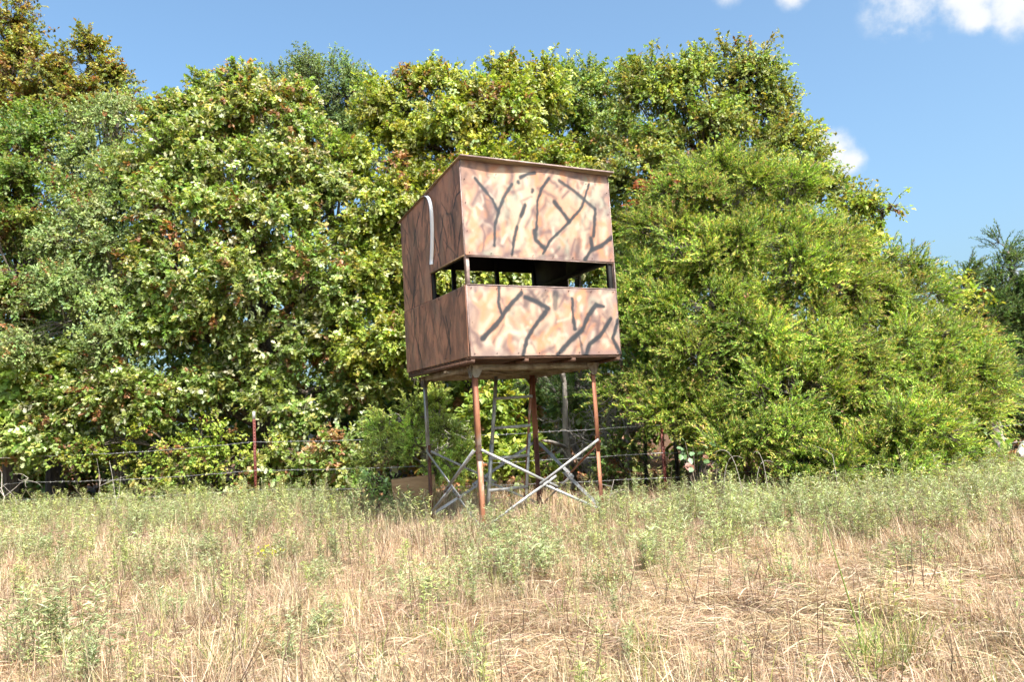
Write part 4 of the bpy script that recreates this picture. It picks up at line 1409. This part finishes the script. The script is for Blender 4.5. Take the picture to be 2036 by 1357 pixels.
def dead_tree(name, label, cat, base, d0, length, r0, depth, seed, mat='dead', trunk=True, **kw):
    gen = np.random.default_rng(seed)
    br = branchy((0, 0, -.05), d0, length, r0, depth, gen, **kw)
    r = empty(name, base)
    tag(r, label, cat)
    t1 = MB().tube(br[0][0], br[0][1], 7)
    t1.build('trunk' if trunk else 'stem', M[mat], r, True)
    if len(br) > 1:
        t2 = MB()
        for P, R in br[1:]:
            t2.tube(P, R, 4)
        t2.build('twigs', M[mat], r)
    return r


def g3(px, py, d):
    q = at(px, py, d)
    return (q[0], d, 0.0)


dead_tree('bare_sapling', 'thin bare grey trunk standing right of the blind legs', 'tree', g3(1250, 950, 12.4), (-.03, 0, 1), 1.75, .045, 2, 3, 'bark_grey', bend=.10, spread=.7)
dead_tree('bare_sapling', 'pale flaking trunk showing under the blind beside the right front leg', 'tree', g3(1130, 940, 13.2), (.03, 0, 1), 2.2, .075, 1, 5, 'bark_grey', bend=.10, spread=.7)
dead_tree('bare_sapling', 'slim dark trunk in the shade between the grey trunk and the red post', 'tree', g3(1282, 940, 13.6), (.02, 0, 1), 2.2, .04, 2, 6, 'bark', bend=.12)
dead_tree('bare_sapling', 'slim dark stem right of the red post, under the cedar boughs', 'tree', g3(1345, 930, 13.2), (.04, 0, 1), 2.0, .04, 2, 7, 'bark', bend=.14)
dead_tree('bare_tree', 'thick dark trunk in deep shade at the lower left edge', 'tree', g3(30, 950, 17.2), (0, 0, 1), 3.2, .2, 1, 8, 'bark', bend=.06)
dead_tree('dead_branch', 'bleached forked branch in front of the dark trunk at the left edge', 'branch', g3(14, 960, 14.9), (-.1, 0, 1), .95, .014, 2, 9, 'dead', False, bend=.5)
for k, (px, d, ln, lab) in enumerate(((1195, 12.9, 1.5, 'tangle of grey dead twigs behind the right front leg of the blind'), (1110, 13.0, 1.7, 'tangle of dead branches behind the ladder, under the blind floor'),
                                     (1265, 13.0, 1.4, 'dead branching scrub between the blind and the red post'), (960, 13.6, 1.3, 'dead twiggy bush in the gloom left of the ladder'))):
    dead_tree('dead_scrub', lab, 'scrub', g3(px, 950, d), (.1 * (-1) ** k, 0, 1), ln, .024, 3, 20 + k, 'dead', False, bend=.5, kids=(4, 7), spread=.9)
for k, (px, py, d, ln, lean, lab) in enumerate(((236, 1000, 12.4, 1.0, -.03, 'tall straight dead stalk at the left, in front of the lower wire'), (188, 1000, 12.6, .75, .25, 'leaning dead stalk at the far left of the weeds'),
                                       (50, 1005, 12.2, .55, -.25, 'pale forked dead stalk at the left edge of the weeds'), (1672, 985, 8.9, .62, -.08, 'upright tan grass stem against the low cedar'),
                                       (1195, 1010, 9.2, .5, .3, 'dry curved stalk beside the right front leg of the blind'))):
    dead_tree('dead_stalk', lab, 'stalk', g3(px, py, d), (lean, 0, 1), ln, .006, 1, 40 + k, 'dead', False, bend=.12, kids=(1, 3), spread=.4)
for k, (px, d, h, dx, lab) in enumerate(((1440, 8.9, .62, .25, 'arching dry grass stem nearest the broad-leaved plant'), (1478, 8.8, .70, -.28, 'tall dry grass stem hooked over to the left'),
                                        (1530, 8.8, .66, -.14, 'dry grass stem with a bent tip in front of the cedar'), (1505, 8.9, .55, .22, 'short dry grass stem arching right in front of the cedar'))):
    t_ = np.linspace(0, 1, 10)
    P = np.stack([dx * t_ ** 2.2, 0 * t_, h * np.sin(t_ * 1.9) / 1.0], -1)
    o = MB().tube(P, .004 * (1.1 - .7 * t_), 4).build('grass_stem', M['dead'])
    o.location = g3(px, 1000, d)
    tag(o, lab, 'grass stem', 'arching dry grass stems')

# broad-leaved plant under the cedar
r = empty('broad_leaved_plant', g3(1388, 970, 9.9))
tag(r, 'plant with large rounded green and reddish leaves under the cedar', 'plant')
gen = np.random.default_rng(77)
stm = MB()
LM = {}
for nm, c in (('green_leaf', (.08, .14, .045)), ('red_leaf', (.19, .085, .06)), ('grey_leaf', (.12, .19, .09))):
    LM[nm] = mat_noise(nm, [(.3, tuple(np.array(c) * .7)), (.7, tuple(np.array(c) * 1.15))], 20, 4, .45, bmp=.2)
for k in range(30):
    px, py = 1388 + gen.uniform(-34, 36), 905 + gen.uniform(-28, 30)
    q = at(px, py, 9.9 + gen.uniform(-.12, .12)) - np.array(r.location)
    D_ = unit(np.array([[gen.normal(0, .6), -.5, gen.normal(-.3, .5)]]))
    N_ = unit(np.array([[gen.normal(.2, .3), -.6, .7]]))
    v, l, s, c = place('ovate', np.zeros((1, 3)), D_, N_, np.array([.09]), np.array([.12]), np.ones((1, 3)))
    red = (px > 1405 and py > 890) or (px < 1375 and py > 915)
    me = make_mesh('leaf', v, l, s, LM['red_leaf' if red else ('grey_leaf' if k % 2 else 'green_leaf')])
    o = link(bpy.data.objects.new('leaf', me), r)
    o.location = q
    stm.tube([(gen.normal(0, .02), 0, 0), q * .5 + np.array((0, .05, .05)), q], [.008, .005, .003], 4)
stm.build('stems', M['twig'], r)

# goldenrod and green grass stalk in the field
q = gnd(536, 1150)
r = empty('goldenrod', (q[0], q[1], 0))
tag(r, 'single yellow flowering goldenrod in the left of the field', 'flower')
MB().tube([(0, 0, 0), (.01, 0, .12), (.0, .01, .24)], [.004, .003, .002], 4).build('stem', M['twig'], r)
n = 70
pp = np.stack([rng.normal(0, .055, n), rng.normal(0, .05, n), .2 + rng.normal(0, .03, n)], -1)
cr_ = place('ovate', pp, rnd_dir(n) + np.array((0, 0, .8)), rnd_dir(n), np.full(n, .022), np.full(n, .02), pick([(.55, .5, .03), (.42, .42, .04)], [1, 1], n))
link(bpy.data.objects.new('flowers', make_mesh('flowers', *cr_[:3], M['leaf_plain'], cr_[3])), r)['kind'] = 'stuff'


def blades(base, az, h, lean, bend, w, cols, k=3):
    """tapering curved grass blades as strips"""
    n = len(base)
    t_ = np.linspace(0, 1, k + 1)[None, :, None]
    hd = np.stack([np.cos(az), np.sin(az), 0 * az], -1)
    sd_ = np.stack([-np.sin(az), np.cos(az), 0 * az], -1)
    out = (lean[:, None, None] * t_ + bend[:, None, None] * t_ ** 2) * h[:, None, None]
    up = (t_ * (1 - .45 * np.clip(bend, 0, 1.6)[:, None, None] * t_)) * h[:, None, None]
    C = base[:, None] + hd[:, None] * out + np.array((0, 0, 1.0)) * up
    ww = (w[:, None, None] * (1 - t_ ** 1.6) * .5)
    Lf, Rg = C - sd_[:, None] * ww, C + sd_[:, None] * ww
    V = np.concatenate([np.stack([Lf[:, :-1], Rg[:, :-1]], 2).reshape(n, -1, 3), C[:, -1:]], 1)
    kk = 2 * k + 1
    lo, sz = [], []
    for i in range(k - 1):
        lo += [2 * i, 2 * i + 1, 2 * i + 3, 2 * i + 2]
        sz.append(4)
    lo += [2 * (k - 1), 2 * (k - 1) + 1, 2 * k]
    sz.append(3)
    loops = (np.arange(n)[:, None] * kk + np.array(lo)[None]).ravel()
    return V.reshape(-1, 3), loops, np.tile(sz, n), np.repeat(cols, kk, 0)


q = gnd(1722, 1335)
r = empty('green_grass_stalk', (q[0], q[1], 0))
tag(r, 'tall green grass stalk standing alone in the right foreground', 'grass stalk')
MB().tube([(0, 0, 0), (-.02, 0, .2), (-.06, .02, .42), (-.11, .02, .66)], [.004, .0035, .003, .001], 5, (.2, .26, .06)).build('stalk', M['leaf_plain'], r)
for k, (az, h, ln_, bd) in enumerate(((.2, .32, .3, .5), (2.6, .28, .35, .6), (1.2, .36, .2, .5), (3.6, .25, .4, .7), (5.1, .3, .2, .8), (.8, .24, .5, .5), (4.4, .2, .5, .4))):
    c = blades(np.array([[0.0, 0, .0]]), np.array([az]), np.array([h]), np.array([ln_]), np.array([bd]), np.array([.009]), np.array([[.17, .24, .06]]), 5)
    link(bpy.data.objects.new('blade', make_mesh('blade', *c[:3], M['leaf_plain'], c[3])), r)

# ------------------------------------------------------------------ grass, straw and weeds (instanced tufts)
DRY = [(.42, .305, .19), (.49, .38, .255), (.33, .225, .13), (.55, .45, .325), (.20, .13, .08)]


def tuft_dry(n, h, lean, w=.0042, r=.07, cols=DRY, wt=(4, 4, 3, 2, 1.4)):
    b_ = np.zeros((n, 3))
    b_[:, :2] = rng.normal(0, r * .6, (n, 2))
    return blades(b_, rng.uniform(0, 2 * PI, n), h * rng.uniform(.45, 1.15, n), np.abs(rng.normal(0, lean, n)), np.abs(rng.normal(0, .45, n)), w * rng.uniform(.6, 1.3, n), pick(cols, wt, n, .15), 3)


def mat_straw(n, L, w=.0027, r=.16):
    """matted lying straw"""
    parts = []
    az = rng.uniform(0, 2 * PI) + rng.normal(0, 1.1, n)
    b_ = np.zeros((n, 3))
    b_[:, :2] = rng.normal(0, r * .55, (n, 2))
    b_[:, 2] = np.abs(rng.normal(0, .035, n)) + .004
    ln = L * rng.uniform(.4, 1.2, n)
    k = 4
    t_ = np.linspace(0, 1, k + 1)[None, :, None]
    hd = np.stack([np.cos(az), np.sin(az), 0 * az], -1)
    sd_ = np.stack([-np.sin(az), np.cos(az), rng.normal(0, .4, n)], -1)
    arc = np.abs(rng.normal(0, .2, n))[:, None, None]
    curl = rng.normal(0, .22, n)[:, None, None]
    C = b_[:, None] + hd[:, None] * (t_ - .5) * ln[:, None, None] + np.array((0, 0, 1.0)) * arc * ln[:, None, None] * 4 * t_ * (1 - t_) * .5 + sd_[:, None] * curl * ln[:, None, None] * t_ ** 2
    C[..., 2] = np.maximum(C[..., 2], .003)
    ww = (w * rng.uniform(.6, 1.3, n))[:, None, None] * (1 - .9 * t_ ** 2) * .5
    Lf, Rg = C - sd_[:, None] * ww, C + sd_[:, None] * ww
    V = np.stack([Lf, Rg], 2).reshape(-1, 3)
    kk = 2 * (k + 1)
    lo = np.concatenate([[2 * i, 2 * i + 1, 2 * i + 3, 2 * i + 2] for i in range(k)])
    loops = (np.arange(n)[:, None] * kk + lo[None]).ravel()
    return V, loops, np.full(n * k, 4), np.repeat(pick(DRY, (3, 4, 2.5, 3, 2), n, .17), kk, 0)


def weed(nst, h, cols, wts, leaf=.045, lw=.16, stem=(.24, .2, .12), nl=34, droop=.2, spread=.05, low=.15):
    parts = []
    for s_ in range(nst):
        b0 = np.array((*rng.normal(0, spread, 2), 0))
        az = rng.uniform(0, 2 * PI)
        hh = h * rng.uniform(.65, 1.15)
        tip = np.array((math.cos(az), math.sin(az), 0)) * hh * abs(rng.normal(0, .16)) + np.array((0, 0, hh))
        t_ = np.linspace(0, 1, 4)[:, None]
        P = b0 + tip * t_ + np.array((math.cos(az), math.sin(az), 0)) * .04 * t_ ** 2
        v, l, s = tubes(P[None], np.array([[.0032, .0028, .0022, .0012]]), 3)
        parts.append((v, l, s, np.tile(np.array(stem), (len(v), 1))))
        n = nl
        tt = np.clip(rng.uniform(low, 1.03, n) ** .75, 0, 1)
        pos = b0 + tip * tt[:, None]
        a = rng.uniform(0, 2 * PI, n)
        d_ = np.stack([np.cos(a), np.sin(a), rng.uniform(.15, 1.1, n) - droop], -1)
        nr = np.array((0, 0, 1.0)) + rnd_dir(n) * .5
        L_ = leaf * rng.uniform(.6, 1.25, n)
        parts.append(place('narrow', pos, d_, nr, L_, L_ * lw / .24 * 1.0, pick(cols, wts, n, .15)))
    return join(parts)


WGREEN = [(.33, .375, .18), (.40, .44, .24), (.26, .31, .13), (.46, .49, .3)]
WYEL = [(.34, .38, .13), (.40, .42, .17), (.27, .31, .10)]


def stalk_tuft(n, h):
    parts = []
    for k in range(n):
        P, R = branchy((*rng.normal(0, .05, 2), 0), (rng.normal(0, .13), rng.normal(0, .13), 1), h * rng.uniform(.5, 1.2), .0026, 0, rng, bend=.15)[0]
        v, l, s = tubes(P[::2][None], R[::2][None], 3)
        parts.append((v, l, s, np.tile(np.array((.12, .075, .05)) * rng.uniform(.6, 1.7), (len(v), 1))))
    return join(parts)


def tuft_green(n, h):
    return tuft_dry(n, h, .35, .005, .05, [(.2, .24, .06), (.28, .28, .08), (.14, .19, .05), (.4, .33, .15)], (3, 3, 2, 2))


def source(name, makers, mat):
    col = []
    for k, mk in enumerate(makers):
        v, l, s, c = mk()
        col.append(bpy.data.objects.new(name + '_tuft', make_mesh(name + '_tuft', v, l, s, mat, np.clip(c, 0, .85))))
    return col


def proj_px(x, y, z):
    q = np.stack([x, y, z], -1) - CAM
    f_ = q @ FW
    return PW / 2 + FPX * (q @ RT) / f_, PH / 2 - FPX * (q @ UP) / f_


def candidates(n, y0=2.3, y1=16.5):
    """points spread over the field in front of the wood, denser close to the viewer"""
    y = y0 * (y1 / y0) ** rng.random(n)
    x = rng.uniform(-1, 1, n) * (.78 * y + .8)
    keep = y < fence_y(x) + .35
    return x[keep], y[keep]


def bump2(U, V, lst):
    d = np.zeros_like(U)
    for cx, cy, rx, ry, a in lst:
        d = np.maximum(d, a * np.exp(-np.clip(((U - cx) / rx) ** 2 + ((V - cy) / ry) ** 2, 0, 50) ** 1.3))
    return d


def spread_out(prob_fn, n, y0=2.3, y1=16.5):
    x, y = candidates(n, y0, y1)
    z = ground_z(x, y)
    U, V = proj_px(x, y, z)
    k = rng.random(len(x)) < prob_fn(x, y, U, V)
    return x[k], y[k], z[k], U[k], V[k]


def finish(name, label, cat, pts, col, nvar, smin, smax, scale_fn=None, tilt=.12, tint=None):
    x, y, z, U, V = pts
    n = len(x)
    sc_ = rng.uniform(smin, smax, n)
    if scale_fn is not None:
        sc_ = sc_ * scale_fn(x, y, U, V)
    tn = np.exp(rng.normal(0, .14, (n, 1))) * np.exp(rng.normal(0, .035, (n, 3)))
    big = fbm(x * 1.1 + 4, y * 1.1, seed=90)[:, None]
    tn = tn * (.82 + .42 * big)
    if tint is not None:
        tn = tn * tint(x, y, U, V)
    rot = np.stack([rng.normal(0, tilt, n), rng.normal(0, tilt, n), rng.uniform(0, 2 * PI, n)], -1)
    COUNT.append((name, n))
    return scatter(name, label, cat, np.stack([x, y, z - .006], -1), rot, sc_, tn, rng.integers(0, nvar, n), col)


# patches of green weeds, by where they grow
WPATCH = [(120, 1035, 420, 32, 1.0), (560, 1030, 260, 36, 1.0), (780, 1035, 120, 22, .5), (1420, 1060, 190, 48, .95), (1640, 1050, 200, 40, 1.0), (1850, 1030, 200, 36, 1.0), (2060, 990, 160, 36, 1.0), (1320, 1120, 90, 50, .6),
          (1060, 1130, 110, 55, .55), (960, 1100, 60, 35, .3), (380, 1150, 190, 45, .4), (640, 1150, 140, 55, .3), (120, 1140, 160, 45, .4), (110, 1330, 75, 40, 1.0), (60, 1235, 70, 40, .5), (330, 1240, 90, 40, .2), (620, 1310, 90, 40, .25),
          (840, 1230, 80, 45, .25), (1200, 1180, 70, 40, .25), (1500, 1200, 60, 20, .1), (1900, 1130, 120, 25, .2)]
BARE = [(1500, 1260, 420, 110, 1.0), (1800, 1180, 300, 50, .7), (1150, 1290, 240, 80, .8), (760, 1330, 200, 45, .6), (1900, 1330, 260, 60, .5)]


def p_dry(x, y, U, V):
    b_ = bump2(U, V, BARE)
    n_ = fbm(x * 1.6, y * 1.6, seed=95)
    return np.clip((.25 + .75 * sstep(.38, .6, n_)) * (1 - .82 * b_), 0, 1)


def p_weed(x, y, U, V):
    n_ = fbm(x * 1.5 + 7, y * 1.5, seed=97)
    return np.clip(bump2(U, V, WPATCH) * (.45 + 1.1 * sstep(.35, .6, n_)) + .015, 0, 1)




def tile(mk, n, r=.24):
    """n tufts gathered on one patch of ground"""
    parts = []
    for k in range(n):
        v, l, sz, c = mk()
        o_ = rng.normal(0, r * .62, 2)
        v = v.copy()
        sc_ = rng.uniform(.7, 1.15)
        v *= sc_
        v[:, :2] += o_
        c = c * math.exp(rng.normal(0, .12))
        parts.append((v, l, sz, c))
    return join(parts)


def tiles(name, mks, levels, var, mat):
    mk = []
    for n in levels:
        for k in range(var):
            mk.append(lambda n=n: tile(lambda: mks[rng.integers(len(mks))](), n))
    return source(name, mk, mat)


def lay_tiles(name, label, cat, dens_fn, levels, var, col, y0=2.2, y1=16.5, sp=.42, smin=.85, smax=1.15, scale_fn=None, tilt=.05, tint=None):
    ys = np.arange(y0, y1, sp * .866)
    X, Y = [], []
    for i, yy in enumerate(ys):
        xs = np.arange(-(.78 * yy + .9), .78 * yy + .9, sp) + (i % 2) * sp / 2
        X.append(xs); Y.append(np.full(len(xs), yy))
    x, y = np.concatenate(X), np.concatenate(Y)
    x = x + rng.normal(0, .09, len(x)); y = y + rng.normal(0, .09, len(y))
    k = y < fence_y(x) + .3
    x, y = x[k], y[k]
    z = ground_z(x, y)
    U, V = proj_px(x, y, z)
    want = dens_fn(x, y, U, V) * sp * sp * .866 * rng.uniform(.75, 1.3, len(x))
    lv = np.array(levels, float)
    q = np.argmin(np.abs(np.log(np.maximum(want, .02))[:, None] - np.log(lv)[None]), 1)
    keep = (want >= lv[0]) | (rng.random(len(x)) < want / lv[0])
    x, y, z, U, V, q = [w_[keep] for w_ in (x, y, z, U, V, q)]
    n = len(x)
    sc_ = rng.uniform(smin, smax, n)
    if scale_fn is not None:
        sc_ = sc_ * scale_fn(x, y, U, V)
    tn = np.exp(rng.normal(0, .07, (n, 1))) * np.exp(rng.normal(0, .02, (n, 3))) * (.8 + .45 * fbm(x * 1.1 + 4, y * 1.1, seed=90)[:, None])
    if tint is not None:
        tn = tn * tint(x, y, U, V)
    rot = np.stack([rng.normal(0, tilt, n), rng.normal(0, tilt, n), rng.uniform(0, 2 * PI, n)], -1)
    COUNT.append((name, n))
    return scatter(name, label, cat, np.stack([x, y, z - .004], -1), rot, sc_, tn, q * var + rng.integers(0, var, n), col)


def falloff(n0):
    return lambda y: n0 / (y * 2 * (.78 * y + .8))


LV = (1, 2, 4, 7, 12, 19)
dry_src = tiles('dry_grass', [lambda: tuft_dry(32, .22, .4), lambda: tuft_dry(22, .32, .22, .0034), lambda: tuft_dry(38, .15, .6), lambda: tuft_dry(38, .17, .7)], LV, 3, M['grass'])
fd = falloff(8000)
lay_tiles('dry_grass', 'tan dry grass tufts covering the field', 'grass', lambda x, y, U, V: fd(y) * p_dry(x, y, U, V) * (.85 + .15 * sstep(5, 8, y)), LV, 3, dry_src, scale_fn=lambda x, y, U, V: (1 - .35 * bump2(U, V, BARE)) * (.9 + .2 * sstep(5, 9, y)))
straw_src = tiles('straw', [lambda: mat_straw(60, .17)], LV, 3, M['grass'])
lay_tiles('straw', 'matted fallen straw lying over the field', 'straw', lambda x, y, U, V: fd(y) * np.clip(.7 + .5 * bump2(U, V, BARE) - .5 * sstep(6.5, 9, y), 0.1, 1.2), LV, 3, straw_src, 2.2, 13, tilt=.04, tint=lambda x, y, U, V: np.array((.98, .95, .93)))
LW = (1, 2, 4, 7)
weed_src = tiles('green_weeds', [lambda: weed(3, .36, WGREEN, (3, 3, 2, 1)), lambda: weed(4, .31, WGREEN + [(.33, .27, .14)], (3, 3, 2, 1, 1.2), nl=38), lambda: weed(3, .40, WYEL, (2, 2, 2), .04, .2, nl=30)], LW, 4, M['weed'])
fw = falloff(6600)
lay_tiles('green_weeds', 'grey-green leafy weeds growing in drifts through the dry grass', 'weeds', lambda x, y, U, V: fw(y) * p_weed(x, y, U, V), LW, 4, weed_src, 2.6, scale_fn=lambda x, y, U, V: .72 + .3 * sstep(5, 9, y))
# big weed clumps of their own
for px, py, n_, h_, lab in ((110, 1338, 26, .42, 'large sage-green weed clump in the near left corner of the field'), (1060, 1165, 16, .36, 'sage-green weed clump in the field, straight in front of the blind'),
                            (1290, 1145, 14, .36, 'sage-green weed clump in the field to the right in front of the blind')):
    q = gnd(px, py)
    zz = float(ground_z(np.array([q[0]]), np.array([q[1]]))[0])
    r = empty('weed_clump', (q[0], q[1], zz - .01))
    tag(r, lab, 'weed', 'large weed clumps')
    v, l, z, c = weed(n_, h_, WGREEN, (3, 3, 2, 1), leaf=.05, nl=44, spread=.11)
    o = link(bpy.data.objects.new('leafy_stems', make_mesh('leafy_stems', v, l, z, M['weed_plain'], np.clip(c, 0, .8))), r)
    o['kind'] = 'stuff'
stalk_src = source('dead_stalks', [lambda: stalk_tuft(3, .3)] * 5, M['grass'])
finish('dead_stalks', 'thin dark dead weed stalks sticking up from the straw', 'stalks', spread_out(lambda x, y, U, V: np.clip(.06 + .02 * bump2(U, V, BARE), 0, 1), 7000, 2.6, 13), stalk_src, 5, .6, 1.25)
gg_src = source('green_grass', [lambda: tuft_green(18, .26)] * 5, M['grass'])
finish('green_grass', 'scattered fresh green grass tufts among the straw', 'grass', spread_out(lambda x, y, U, V: np.clip(.03 + bump2(U, V, [(1760, 1330, 90, 40, .6), (1270, 1330, 60, 30, .3), (900, 1330, 80, 30, .3), (560, 1330, 90, 40, .25)]), 0, 1), 7000, 2.3, 12), gg_src, 5, .6, 1.1)
# fallen leaves under the trees
n = 9000
x = rng.uniform(-13, 11, n)
y = fence_y(x) + rng.uniform(-.5, 5.5, n)
pp = np.stack([x, y, ground_z(x, y) + rng.uniform(.004, .035, n)], -1)
nr = np.array((0, 0, 1.0)) + rnd_dir(n) * .45
cr_ = place('ovate', pp, rnd_dir(n) * np.array((1, 1, .25)), nr, rng.uniform(.07, .13, n), rng.uniform(.06, .11, n), pick([(.26, .115, .05), (.34, .18, .09), (.16, .075, .04), (.4, .26, .15)], [3, 3, 2, 1], n))
tag(link(bpy.data.objects.new('leaf_litter', make_mesh('leaf_litter', *cr_[:3], M['litter'], cr_[3]))), 'brown fallen leaves carpeting the ground under the trees', 'leaf litter', None, 'stuff')
print(COUNT, sum(len(m_.polygons) for m_ in bpy.data.meshes), sum(len(m_.loops) - 2 * len(m_.polygons) for m_ in bpy.data.meshes))
